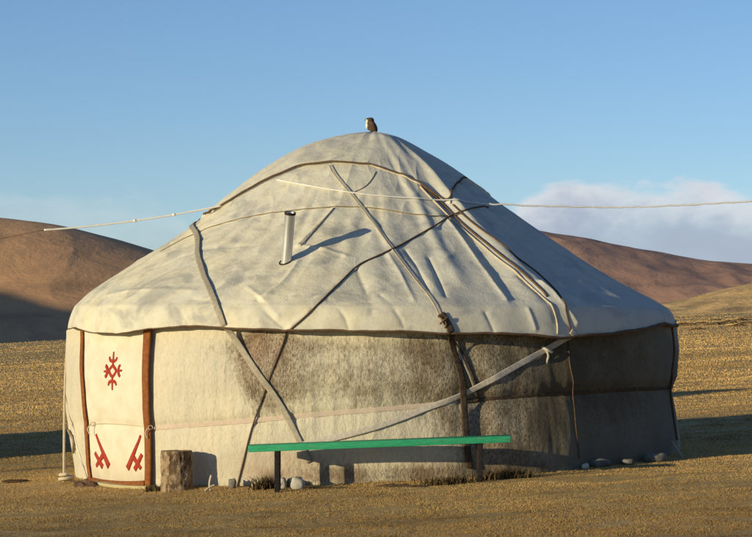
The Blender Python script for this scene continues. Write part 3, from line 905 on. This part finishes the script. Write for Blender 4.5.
lathe([(Lp - .022, pr + .0025), (Lp - .022, pr + .006), (Lp + .004, pr + .006), (Lp + .004, pr - .002), (Lp - .03, pr - .006)], 'rim', 'soot', pipe)
# sooty slit in the felt where the pipe comes out
hb, nb = surf(*to_tz(base)); a = np.linspace(0, 2 * np.pi, 24)
up = np.array([0, 0, 1.0]); e1 = np.cross(up, nb); e1 /= np.linalg.norm(e1); e2 = np.cross(nb, e1)
v, f = sweep_tube(hb + nb * .006 + (.062 * np.cos(a) - .012)[:, None] * e1 + (.06 * np.sin(a))[:, None] * e2, .008, 6, False)
mesh_from('flue_collar', v, f, M['soot'], yurt)

# ------------------------------------------------------------------ bird on the peak
def build_bird():
    hb = BV.ray_cast(Vector((EYEP[0] + (371.5 - 376) / F * CY, CY, 5)), Vector((0, 0, -1)))
    bz = hb[0].z if hb[0] is not None else ZAPEX
    c = np.array([(371.5 - 376) / F * CY, CY, bz - .012])
    fat = 1.08
    root = thing('bird', 'small hunched bird with pale breast and dark back perched on the peak of the roof', 'bird', tuple(c))
    # body rings from tail tip up to the crown: offset x (forward is -x), height, half-width x, half-width y
    rings = [(.078, -.020, .004, .012), (.064, .012, .008, .020), (.045, .04, .018, .028), (.022, .058, .042, .042), (.006, .082, .058, .052), (-.004, .108, .060, .054),
             (-.008, .130, .054, .050), (-.012, .148, .046, .044), (-.016, .162, .043, .043), (-.018, .178, .043, .043), (-.017, .192, .036, .038), (-.014, .201, .022, .024), (-.013, .204, .004, .005)]
    q = catmull(np.array(rings), 3); a = np.linspace(0, 2 * np.pi, 18, endpoint=False)
    v = np.vstack([np.stack([c[0] + o + fat * rx * np.cos(a), c[1] - .35 * o + fat * ry * np.sin(a), c[2] + h * 1.02 - .016 * (h > .03) + 0 * a], -1) for o, h, rx, ry in q])
    f = [tuple(x) for x in grid_faces(len(q), 18, True)] + [tuple(range(18))[::-1], tuple(range((len(q) - 1) * 18, len(q) * 18))]
    m = NT('bird plumage'); ob = m.n('ShaderNodeTexCoord').outputs['Object']; sx = m.n('ShaderNodeSeparateXYZ'); m.set(sx, 'Vector', ob)
    nz = m.noise(ob, 45, 4)
    k = m.ramp(m.math('ADD', sx.outputs[0], m.math('MULTIPLY', m.math('SUBTRACT', nz, .5), .04)), -.058, -.040)
    cap = m.ramp(sx.outputs[2], .176, .188)
    k = m.math('MAXIMUM', k, cap)
    cc = m.mix(k, (.72, .68, .58), (.10, .065, .04)); cc = m.mix(m.ramp(nz, .5, .62, 0, .5), cc, (.06, .04, .03)); m.col(cc)
    mesh_from('body', v, f, m.m, root)
    for sy in (-1, 1):
        s = catmull([c + np.array([-.012, sy * .046, .135]), c + np.array([.012, sy * .056, .11]), c + np.array([.036, sy * .046, .06]), c + np.array([.058, sy * .026, .018])], 5)
        vv, ff = sweep_tube(s, np.interp(np.linspace(0, 1, len(s)), [0, .35, 1], [.016, .028, .006]), 8); mesh_from('wing', vv, ff, M['leg'] if False else M['cloth'], root)
        mbk = MB(); mbk.tube(catmull([c + np.array([-.012, sy * .02, .06]), c + np.array([-.016, sy * .02, .03]), c + np.array([-.018, sy * .02, -.004])], 4), .008, 7)
        for dy in (-.012, 0, .012): mbk.tube([c + np.array([-.018, sy * .02, .001]), c + np.array([-.032, sy * .02 + dy * .6, .0]), c + np.array([-.042, sy * .02 + dy, -.003])], [.005, .004, .002], 6)
        mbk.build('leg', M['board'], root)
        e = c + np.array([-.053, sy * .02 - .010, .176]); mbk = MB()
        th = np.linspace(-math.pi / 2, math.pi / 2, 7); mbk.tube(np.stack([e[0] + .007 * np.sin(th), e[1] + 0 * th, e[2] + 0 * th], -1), .007 * np.cos(th) + .0003, 8); mbk.build('eye', M['soot'], root)
    mbk = MB(); mbk.tube(catmull([c + np.array([-.056, .0, .168]), c + np.array([-.070, 0, .164]), c + np.array([-.074, 0, .154])], 4), [.009, .008, .007, .006, .005, .004, .003, .002, .0015], 8); mbk.build('beak', M['soot'], root)
build_bird()

# ------------------------------------------------------------------ bench
def build_bench():
    yf, yb = 23.30, 23.60
    xl, xr = (248 - 376) / F * yf, (510.5 - 376) / F * yf
    zl = EYE + (YH - 445.6) * yf / F; zr = EYE + (YH - 435.6) * yf / F
    root = thing('bench', 'long narrow green painted bench on dark legs in front of the yurt wall', 'bench', ((xl + xr) / 2, (yf + yb) / 2, float(ground_z((xl + xr) / 2, yf))))
    ang = math.atan2(zr - zl, xr - xl); ca, sa = math.cos(ang), math.sin(ang)
    Rm = np.array([[ca, 0, -sa], [0, 1, 0], [sa, 0, ca]])
    ln = (xr - xl) / ca; mid = np.array([(xl + xr) / 2, (yf + yb) / 2, (zl + zr) / 2])
    mb = MB(); mb.box(mid + Rm @ np.array([0, 0, -.033]), (ln, yb - yf, .062), Rm, .005); o = mb.build('seat', M['green'], root)
    for px in (277.2, 480.0):
        x = (px - 376) / F * 23.36
        for y in (yf + .05, yb - .05):
            g = float(ground_z(x, y)) - .03; zt = zl + (zr - zl) * (x - xl) / (xr - xl) - .062
            mb = MB(); mb.box((x, y, (g + zt) / 2), (.052, .05, zt - g + .004), None, .005); mb.build('leg', M['leg'], root)
        g = float(ground_z(x, 23.45)); mb = MB(); zt = zl + (zr - zl) * (x - xl) / (xr - xl) - .09
        mb.box((x, (yf + yb) / 2, zt), (.03, yb - yf - .15, .05), None, .004); mb.build('cross_rail', M['leg'], root)
build_bench()

# ------------------------------------------------------------------ tree stump
def build_stump():
    cx, cy = (176 - 376) / F * 24.08, 24.13
    zt = EYE + (YH - 451.5) * 24.0 / F; g = float(ground_z(cx, cy)) - .05
    root = thing('tree_stump', 'upright cut log with flaking bark standing beside the door curtain', 'stump', (cx, cy, g))
    na, nh = 72, 44
    a = np.linspace(0, 2 * np.pi, na, endpoint=False); h = np.linspace(0, 1, nh)
    A, H = np.meshgrid(a, h)
    bx, by = np.cos(A), np.sin(A)
    r = .152 + .012 * gn(bx * 1.2 + 5, by * 1.2 + H * .6, 2) + .012 * np.abs(gn(A * 3.4, H * 2.2, 5)) + .010 * gn(A * 7, H * 5, 6) + .006 * gn(A * 12, H * 14, 7) + .010 * np.exp(-H / .12)
    X = cx + r * bx; Y = cy + r * by; Z = g + (zt - g) * H + .006 * gn(A * 2, 1.1, 3) * H
    m = NT('flaking bark'); ob = m.coord('Object', (1, 1, .55))
    n1 = m.noise(ob, 14, 7, .65, .6); n2 = m.noise(ob, 34, 6, .7); 
    cc = m.mix(m.ramp(n1, .40, .60), (.12, .075, .045), (.38, .27, .16)); cc = m.mix(m.ramp(n2, .54, .68, 0, .8), cc, (.60, .50, .34)); cc = m.mix(m.ramp(n2, .46, .32, 0, .8), cc, (.05, .032, .02))
    m.col(cc); m.bump(m.math('ADD', n1, m.math('MULTIPLY', n2, .5)), .03, 1.0)
    mesh_from('bark', np.stack([X, Y, Z], -1).reshape(-1, 3), grid_faces(nh, na, True), m.m, root)
    rr = np.array([1, .97, .75, .5, .25, .001]); R = np.stack([np.stack([cx + r[-1] * q * np.cos(a), cy + r[-1] * q * np.sin(a), Z[-1] + (.002 if q < 1 else -.004) + .004 * gn(np.cos(a) * q * 5, np.sin(a) * q * 5, 9)], -1) for q in rr], 0)
    mw = NT('cut wood'); ob = mw.n('ShaderNodeTexCoord').outputs['Object']; wv = mw.n('ShaderNodeTexWave', wave_type='RINGS', rings_direction='Z'); mw.set(wv, 'Vector', ob); mw.set(wv, 'Scale', 12.0); mw.set(wv, 'Distortion', 3.0)
    mw.col(mw.mix(wv.outputs[1], (.30, .20, .11), (.19, .12, .065)))
    mesh_from('cut_face', R.reshape(-1, 3), grid_faces(len(rr), na, True), mw.m, root)
build_stump()

# ------------------------------------------------------------------ stones, weeds and small things
def stone(px, py, w, h, mat, label, y=None, group=None, name='stone', seed=0, flatq=1.0):
    """px,py: photo position of the foot; w,h in metres"""
    if y is None:
        y = 24.0
        for _ in range(20):
            x = (px - 376) / F * y; y = (EYE - float(ground_z(x, y))) * F / (py - YH)
    x = (px - 376) / F * y; g = float(ground_z(x, y))
    a = np.linspace(0, 2 * np.pi, 22, endpoint=False); b = np.linspace(-math.pi / 2, math.pi / 2, 13)
    A, B = np.meshgrid(a, b); s = np.stack([np.cos(A) * np.cos(B), np.sin(A) * np.cos(B), np.sin(B)], -1)
    k = 1 + .30 * gn(s[..., 0] * 1.3 + seed, s[..., 1] * 1.3 + s[..., 2], seed) + .12 * gn(s[..., 0] * 3.1, s[..., 2] * 3.1 + s[..., 1] * 2 + seed, seed + 4)
    s = np.sign(s) * np.abs(s) ** .8
    P = s * k[..., None] * np.array([w / 2, w / 2 * .8 * flatq, h * .58]) + np.array([x, y, g + h * .42])
    o = mesh_from(name, P.reshape(-1, 3), grid_faces(13, 22, True), M[mat])
    tag(o, label, 'stone' if name == 'stone' else name.replace('_', ' '), group); recentre(o)
    return o
SG = 'stones holding down the foot of the felt wall'
stone(297, 488.5, .155, .115, 'stone', 'largest white stone, leaning at the wall foot under the bench', seed=3, group=SG)
stone(282.5, 488, .085, .10, 'stone', 'small white stone half hidden behind the front left bench leg', seed=5, group=SG)
stone(290, 487, .07, .085, 'darkstone', 'dark stone wedged between the two white stones under the bench', seed=7, group=SG)
stone(569, 468, .17, .075, 'darkstone', 'rounded grey stone at wall foot just left of the yellowish pebble', seed=9, group=SG)
stone(600, 466.5, .22, .085, 'darkstone', 'broad grey stone at wall foot just right of the yellowish pebble', seed=11, group=SG)
stone(585.5, 469, .075, .06, 'stone', 'tiny pale yellowish pebble lit by the sun at the shaded wall foot', seed=13, group=SG)
stone(655, 460.5, .26, .09, 'darkstone', 'flat grey slab near the far right end of the wall foot', seed=15, group=SG, flatq=.8)
stone(628, 464.5, .13, .06, 'darkstone', 'low grey stone between the broad stone and the flat slab', seed=17, group=SG)
stone(548, 470, .12, .05, 'darkstone', 'low dark stone at wall foot left of the rounded grey stone', seed=19, group=SG)
stone(232.5, 488, .075, .095, 'darkstone', 'small dark upright stone by the wall between stump and bench', seed=21, group=SG)
stone(16, 482, .30, .028, 'dung', 'flat dark dung pat on the grass left of the yurt', name='dung_pat', seed=23)

# pale split stick by the stump
def stick(name, pts, rad, mat, label, cat):
    v, f = sweep_tube(catmull(pts, 6), rad, 7); o = mesh_from(name, v, f, M[mat]); tag(o, label, cat); recentre(o); return o
def gp(px, py, dz=0, y=None):
    """ground point seen at a photo pixel"""
    if y is None:
        y = 24.0
        for _ in range(20):
            x = (px - 376) / F * y; y = (EYE - float(ground_z(x, y))) * F / (py - YH)
    x = (px - 376) / F * y
    return np.array([x, y, float(ground_z(x, y)) + dz])
p = gp(210, 490.5)
mb = MB()
mb.tube(catmull([p + np.array([.005, 0, -.02]), p + np.array([-.005, .01, .07]), p + np.array([.012, .02, .15])], 6), .011, 7)
mb.tube(catmull([p + np.array([-.05, -.02, .0]), p + np.array([0, 0, .035]), p + np.array([.045, .01, .055])], 6), .009, 7)
o = mb.build('wood_peg', M['palerope']); tag(o, 'pale forked wooden peg stuck in the ground beside the stump', 'peg'); recentre(o)
p = gp(684.5, 457.5); q = EYEP + ray_dir(671.5, 441.5) * (p[1] + .15)
stick('tent_peg', [p + np.array([0, 0, -.03]), (p + q) / 2 + np.array([-.01, 0, .0]), q], .016, 'strap', 'pale slanting peg leaning at the far right foot of the wall', 'peg')

# guy rope at the left edge, with a loose coil at its foot
p = gp(64, 483.5)
topq = EYEP + ray_dir(67.5, 336) * (CY - .1)
P = catmull([topq, topq * .66 + p * .34 + np.array([-.015, 0, 0]), topq * .33 + p * .67 + np.array([-.012, 0, 0]), p + np.array([0, 0, .02])], 14)
mb = MB(); mb.tube(P, .013, 8)
a = np.linspace(0, 2 * np.pi * 1.8, 60)
mb.tube(np.stack([p[0] + .03 + (.075 - .006 * a / 6) * np.cos(a), p[1] - .03 + .085 * np.sin(a), p[2] + .028 + .007 * a], -1), .018, 8)
o = mb.build('guy_rope', M['palerope']); tag(o, 'pale hanging guy rope with a coiled end at the left edge of the yurt', 'rope'); recentre(o)

# dark sacking crumpled left of the door foot
def heap(px0, px1, py, h, mat, name, label, cat, dep=.2, seed=0):
    A0, A1 = gp(px0, py), gp(px1, py); nu, nv = 40, 16
    u, v = np.meshgrid(np.linspace(0, 1, nu), np.linspace(0, 1, nv))
    C = A0 + (A1 - A0) * u[..., None]; C[..., 1] += (v - .5) * dep
    z = ground_z(C[..., 0], C[..., 1]) - .015 + h * np.sqrt(np.clip(np.sin(np.pi * u), 0, 1)) * np.sqrt(np.clip(np.sin(np.pi * v), 0, 1)) * (.8 + .7 * gn(u * 6, v * 3, seed)) + .012 * gn(u * 14, v * 7, seed + 2)
    C[..., 2] = z; o = mesh_from(name, C.reshape(-1, 3), grid_faces(nv, nu), M[mat]); tag(o, label, cat); recentre(o); return o
heap(72, 97, 485.5, .075, 'cloth', 'sack_cloth', 'crumpled dark brown sacking at the left foot of the door', 'sacking', .22, 3)

# weeds along the shaded foot of the wall
def weed_clump(px, py, n, h, spread, label, seed, mat='weed'):
    r2 = np.random.default_rng(seed); p = gp(px, py); vs = []; fs = []
    k = 0
    for _ in range(n):
        b = p + np.array([r2.normal() * spread, r2.normal() * .04, 0]); b[2] = float(ground_z(b[0], b[1])) - .01
        hh = h * (.4 + .7 * r2.random()); ln = r2.normal(size=2) * .45 * hh; w = .004 + .004 * r2.random(); th = r2.random() * 3.14
        d = np.array([math.cos(th), math.sin(th), 0]) * w; mid = b + np.array([ln[0] * .4, ln[1] * .4, hh * .6]); tip = b + np.array([ln[0], ln[1], hh])
        vs += [b - d, b + d, mid + d * .7, mid - d * .7, tip]; fs += [(k, k + 1, k + 2, k + 3), (k + 3, k + 2, k + 4)]; k += 5
    o = mesh_from('weed_clump', np.array(vs), fs, M[mat], flat=True); tag(o, label, 'weeds', 'weeds along the wall foot'); recentre(o)
weed_clump(265, 489, 260, .15, .06, 'dark dry weed clump at the wall foot left of the white stones', 1)
heap(372, 432, 486.5, .045, 'soil', 'soil_heap', 'low dark ridge of swept soil at the wall foot under the middle of the bench', 'soil', .16, 7)
weed_clump(448, 485, 320, .11, .13, 'dark weeds at the wall foot behind the right bench leg', 3)
weed_clump(505, 479, 380, .12, .14, 'tall dark weeds in shade just right of the bench end', 4)
heap(306, 352, 488, .035, 'soil', 'soil_heap', 'low dark ridge of swept soil right of the largest white stone', 'soil', .14, 9)
weed_clump(154, 491, 160, .08, .05, 'short weeds between the door curtain and the stump', 6)

# dark tussocks scattered over the far plain right of the yurt
TP = [(684, 325.5, 1.2), (691, 328, .8), (699, 324.5, .9), (708, 326.5, .7), (714, 328.5, 1.0), (722, 325, 1.1), (728, 323.5, 1.0), (733, 324.2, .7), (742, 322, 1.2), (748, 327, .9), (737, 329.5, .8), (697, 332, .7), (749, 319, 1.0), (716, 321.5, .9), (26, 356, .5), (12, 349.5, .7), (48, 352.5, .5)]
for i, (px, py, wd) in enumerate(TP):
    r2 = np.random.default_rng(100 + i); lp = px < 300
    y0 = EYE * F / (py - YH + SLOPE * (px - 376))
    x0 = (px - 376) / F * y0; vs_ = []; fs_ = []; k = 0
    na = 14
    for rr1, hh in ((1, -.05), (.8, .06), (.5, .11), (.2, .14)):
        for a in np.linspace(0, 2 * np.pi, na, endpoint=False):
            q = 1 + .3 * r2.normal() * .5
            xx, yy = x0 + wd * .9 * rr1 * math.cos(a) * q, y0 + wd * .6 * rr1 * math.sin(a) * q
            vs_.append([xx, yy, float(ground_z(xx, yy)) + hh * wd * (1 + .4 * r2.normal())])
    fs_ = [tuple(f_) for f_ in grid_faces(4, na, True)] + [tuple(range(3 * na, 4 * na))]
    o = mesh_from('grass_tussock', np.array(vs_), fs_, M['tuss'], flat=True)
    if lp: tag(o, 'small dark grass tussock on the pale plain left of the yurt', 'tussock', 'tussocks on the plain to the left')
    else: tag(o, 'dark grass tussock on the golden plain right of the yurt', 'tussock', 'tussocks on the plain to the right')
    recentre(o)

# ------------------------------------------------------------------ white lines to posts outside the picture
def line(name, A, B, sag, rad, mat, label, lumps=(), n=90, wob=0.0):
    k = np.linspace(0, 1, n)[:, None]; P = A * (1 - k) + B * k; P[:, 2] -= (4 * k * (1 - k))[:, 0] * sag
    P[:, 2] += wob * gn(np.linspace(0, 40, n), .4, 6) * np.sin(np.pi * k[:, 0])
    mb = MB(); mb.tube(P, rad * (1 + .25 * gn(np.arange(n) * .9, .2, 8)), 7)
    for q in lumps:
        i = int(q * (n - 1)); d = P[i + 1] - P[i - 1]; d /= np.linalg.norm(d)
        mb.tube([P[i] - d * .025, P[i] - d * .012, P[i], P[i] + d * .012, P[i] + d * .025], [.006, .016, .019, .016, .006], 7)
    o = mb.build(name, M[mat]); tag(o, label, 'rope'); recentre(o); return o
def pole(name, x, y, ztop, label):
    g = float(ground_z(x, y)); 
    mb = MB(); mb.tube(catmull([(x, y, g - .1), (x + .02, y, g + (ztop - g) * .5), (x, y, ztop + .15)], 8), np.linspace(.055, .042, 17), 10)
    o = mb.build(name, M['wood']); tag(o, label, 'post'); recentre(o)
# left: from the crown rope over to a post on the left
A = hit(222, 205.5); yl = A[1]
a2 = EYEP + ray_dir(44, 230) * (yl - .2)
mid = EYEP + ray_dir(132, 217.5) * (yl - .1)
line('white_line', A, a2, .035, .0105, 'whiterope', 'white line with two knots tied to the left side of the roof', (.28, .505), 60)
far = a2 + (a2 - A) / np.linalg.norm(a2 - A) * 5.5 + np.array([0, 0, -.25])
line('twine', a2, far, .03, .003, 'darkrope', 'thin dark twine that ties the left white line to its post')
pole('rope_post', far[0], far[1], far[2], 'thin wooden post holding the left rope beyond the yurt')
# right: lies on the slope, leaves it near the right outline
B0 = hit(277, 180.5)
pts = [(277, 180.5), (310, 187), (360, 195), (400, 198.5), (440, 201.5), (470, 203.5)]
P, N = path(pts, .04, .012)
B1 = EYEP + ray_dir(600, 207.5) * (P[-1][1] + .25); B2 = EYEP + ray_dir(752, 201) * (P[-1][1] + .4); B3 = EYEP + ray_dir(830, 193) * (P[-1][1] + .5)
Q = catmull([P[-1], P[-1] * .75 + B1 * .25 + np.array([0, 0, -.008]), B1, B1 * .5 + B2 * .5 + np.array([0, 0, -.012]), B2, B3], 24)
Q[:, 2] += .012 * gn(np.arange(len(Q)) * .35, .3, 4)
rad = np.concatenate([np.full(len(P), .008), .0095 + .003 * gn(np.arange(len(Q) - 1) * .5, .7, 3)])
v, f = sweep_tube(np.vstack([P, Q[1:]]), rad, 7)
o = mesh_from('white_line', v, f, M['whiterope']); tag(o, 'long white line lying across the roof and running off to the right', 'rope'); recentre(o)
pole('rope_post', B3[0], B3[1], B3[2], 'thin wooden post holding the right rope beyond the yurt')

# ------------------------------------------------------------------ neighbour yurt, left of the picture, whose shade falls across the plain
nb = (-9.35, 33.9)
ny = thing('yurt', 'plain felt yurt standing on the plain further left, without stovepipe', 'yurt', LOC)
for src in (felt_wall, felt_roof, crown_cover):
    c_ = src.copy(); COL.objects.link(c_); c_.parent = ny
ny.location = (nb[0], nb[1], float(ground_z(*nb))); ny.scale = (1, 1, 1.12)

# ------------------------------------------------------------------ hills
def build_hill(name, ridge, r0, r1, mat, amp, seed, a_lo=None, a_hi=None, back=1.35, na=420, nr=150, lam=260.0, base=None):
    """ridge: photo points of the skyline; r0 foot distance, r1 crest distance"""
    rg = np.array(ridge, float)
    az = (rg[:, 0] - 376) / F; el = (YH - rg[:, 1]) / F
    a = np.linspace(a_lo if a_lo is not None else az[0], a_hi if a_hi is not None else az[-1], na)
    q = catmull(np.stack([az, el], -1), 10)
    E = np.interp(a, q[:, 0], q[:, 1])
    r = np.concatenate([np.linspace(r0, r1, nr), np.linspace(r1, r1 * back, 40)[1:]])
    A, R = np.meshgrid(a, r); EE = np.interp(A, a, E)
    x = A * R; y = R
    crest = EYE + EE * r1
    foot = SLOPE * A * r0 - 1.5
    k = np.clip((R - r0) / (r1 - r0), 0, 1); prof_ = np.sin(k * np.pi / 2) ** 1.15
    z = foot + (crest - foot) * prof_
    z = np.where(R > r1, crest - (crest - foot) * ((R - r1) / (r1 * back - r1)) ** 1.6 * 1.1, z)
    env = np.sin(np.clip(k, 0, 1) * np.pi) ** .7
    rid = np.abs(fbm(x / lam, y / lam * .55, seed, 5, .55))
    z = z + amp * env * (fbm(x / lam * .6, y / lam * .5, seed + 9, 3) - 1.1 * rid + .35) + amp * .10 * np.clip(k * 3, 0, 1) * fbm(x / lam * 5, y / lam * 3.4, seed + 4, 3)
    o = mesh_from(name, np.stack([x, y, z], -1).reshape(-1, 3), grid_faces(len(r), na), M[mat]); o['kind'] = 'structure'
    return o
build_hill('hill', [(-420, 262), (-260, 236), (-120, 219), (-40, 216), (0, 218.5), (50, 224.5), (100, 236), (155, 251), (250, 285), (330, 316), (390, 330)], 1190, 1420, 'hill_l', 4.5, 3)
build_hill('hill', [(380, 318), (430, 268), (480, 238), (520, 230), (555, 235), (600, 243), (650, 252.5), (700, 262), (752, 267), (820, 272), (980, 282), (1150, 300)], 1620, 1950, 'hill_r', 8, 8)
build_hill('rise', [(560, 312), (640, 306), (690, 300), (720, 292), (752, 285.5), (800, 277), (900, 266), (1100, 262)], 330, 640, 'hill_n', 4.0, 14, lam=90.0)

# the ridge to the left of the view, whose long evening shade lies over the foot of the left hill
def build_ridge():
    L2 = np.array([LDIR[0], LDIR[1]]) / math.hypot(LDIR[0], LDIR[1])
    nrm2 = np.array([-L2[1], L2[0]])
    c = np.array([-175.0, 1180.0]) - L2 * 560
    u, w = np.meshgrid(np.linspace(-1, 1, 140), np.linspace(-1, 1, 60))
    h = np.interp(u, [-1, -.55, -.22, 0, .2, .5, .8, 1], [-20, 40, 112, 142, 155, 150, 90, -20])
    x = c[0] + nrm2[0] * u * 420 + L2[0] * w * 190; y = c[1] + nrm2[1] * u * 420 + L2[1] * w * 190
    z = SLOPE * x + h * np.cos(w * np.pi / 2) ** 1.3 - 6 + 7 * fbm(x / 90, y / 90, 6, 4) * np.cos(w * np.pi / 2)
    o = mesh_from('hill', np.stack([x, y, z], -1).reshape(-1, 3), grid_faces(60, 140), M['hill_l']); o['kind'] = 'structure'
build_ridge()

for o in bpy.data.objects:
    if '_loc' in o.keys(): del o['_loc']

# ------------------------------------------------------------------ sky, sun, camera
W = bpy.data.worlds.new('World'); SC.world = W; W.use_nodes = True
nt = W.node_tree; nt.nodes.clear()
out = nt.nodes.new('ShaderNodeOutputWorld'); bg = nt.nodes.new('ShaderNodeBackground'); nt.links.new(bg.outputs[0], out.inputs[0])
sky = nt.nodes.new('ShaderNodeTexSky'); sky.sky_type = 'NISHITA'; sky.sun_disc = False
sky.sun_elevation = SUN_EL; sky.sun_rotation = math.atan2(-LDIR[0], -LDIR[1])
sky.altitude = 2600; sky.air_density = 1.0; sky.dust_density = .3; sky.ozone_density = 3.2
bg.inputs['Strength'].default_value = .11
class WN(NT):
    def __init__(s): s.t = nt
w = WN()
geo = w.n('ShaderNodeTexCoord').outputs['Generated']
nrmz = w.n('ShaderNodeVectorMath', operation='NORMALIZE'); w.t.links.new(geo, nrmz.inputs[0])
sx = w.n('ShaderNodeSeparateXYZ'); w.t.links.new(nrmz.outputs[0], sx.inputs[0])
azn = w.math('ARCTAN2', sx.outputs[0], sx.outputs[1]); eln = w.math('ARCSINE', sx.outputs[2])
cv = w.n('ShaderNodeCombineXYZ'); w.t.links.new(azn, cv.inputs[0]); w.t.links.new(eln, cv.inputs[1])
def mapn(sc, loc=(0, 0, 0)):
    mp = w.n('ShaderNodeMapping'); w.t.links.new(cv.outputs[0], mp.inputs['Vector']); mp.inputs['Scale'].default_value = sc; mp.inputs['Location'].default_value = loc; return mp.outputs[0]
n1 = w.noise(mapn((22, 46, 1), (3.1, 1.7, 0)), 1.0, 7, .55, .3)
n2 = w.noise(mapn((7, 18, 1), (.4, 5.2, 0)), 1.0, 3, .5)
# cloud bank low in the sky: its top edge rolls with the noise and follows azimuth
topb = w.ramp(azn, .020, .085, .026, .0605)
topr = w.ramp(azn, .12, .165, 0, .006)
topl = w.ramp(azn, -.05, -.105, 0, .027)
tp = w.math('ADD', w.math('SUBTRACT', topb, topr), topl)
tp = w.math('ADD', tp, w.math('MULTIPLY', w.math('SUBTRACT', n1, .5), .036)); tp = w.math('ADD', tp, w.math('MULTIPLY', w.math('SUBTRACT', n2, .5), .022))
dpt = w.math('SUBTRACT', tp, eln)
cm = w.ramp(dpt, -.0015, .0055)
shade = w.ramp(w.math('ADD', dpt, w.math('MULTIPLY', w.math('SUBTRACT', w.noise(mapn((46, 80, 1), (2.2, .7, 0)), 1.0, 6, .6, .4), .5), .03)), .0, .024)
dens = w.ramp(n1, .30, .62, .75, .97)
side = w.ramp(azn, -.02, .06, .24, .92)
amt = w.math('MULTIPLY', w.math('MULTIPLY', cm, dens), side)
cloudc = w.mix(shade, (6.7, 6.7, 7.0), (3.5, 4.0, 5.1))
tint = w.n('ShaderNodeMix', data_type='RGBA', blend_type='MULTIPLY'); tint.inputs[0].default_value = 1; w.t.links.new(sky.outputs[0], tint.inputs[6]); tint.inputs[7].default_value = (1.34, 1.24, 1.25, 1)
skyc = w.mix(amt, tint.outputs[2], cloudc)
nt.links.new(skyc, bg.inputs['Color'])

sun = bpy.data.lights.new('sun', 'SUN'); sun.energy = 4.6; sun.angle = math.radians(.55); sun.color = (1.0, .85, .53)
so = bpy.data.objects.new('sun', sun); COL.objects.link(so)
so.rotation_euler = Vector(LDIR).to_track_quat('-Z', 'Y').to_euler(); so.location = (-20, -10, 12)

cam = bpy.data.cameras.new('camera'); co = bpy.data.objects.new('camera', cam); COL.objects.link(co); SC.camera = co
cam.sensor_fit = 'HORIZONTAL'; cam.sensor_width = 36; cam.lens = 36 * F / 752
cam.shift_y = (YH - 268.5) / 752
cam.clip_start = .1; cam.clip_end = 20000
co.location = EYEP; co.rotation_euler = (math.radians(90), 0, 0)
vs = SC.view_settings
SC.display_settings.display_device = 'sRGB'; vs.view_transform = 'Standard'; vs.look = 'None'; vs.exposure = 0.0; vs.gamma = 1.0; vs.use_curve_mapping = False
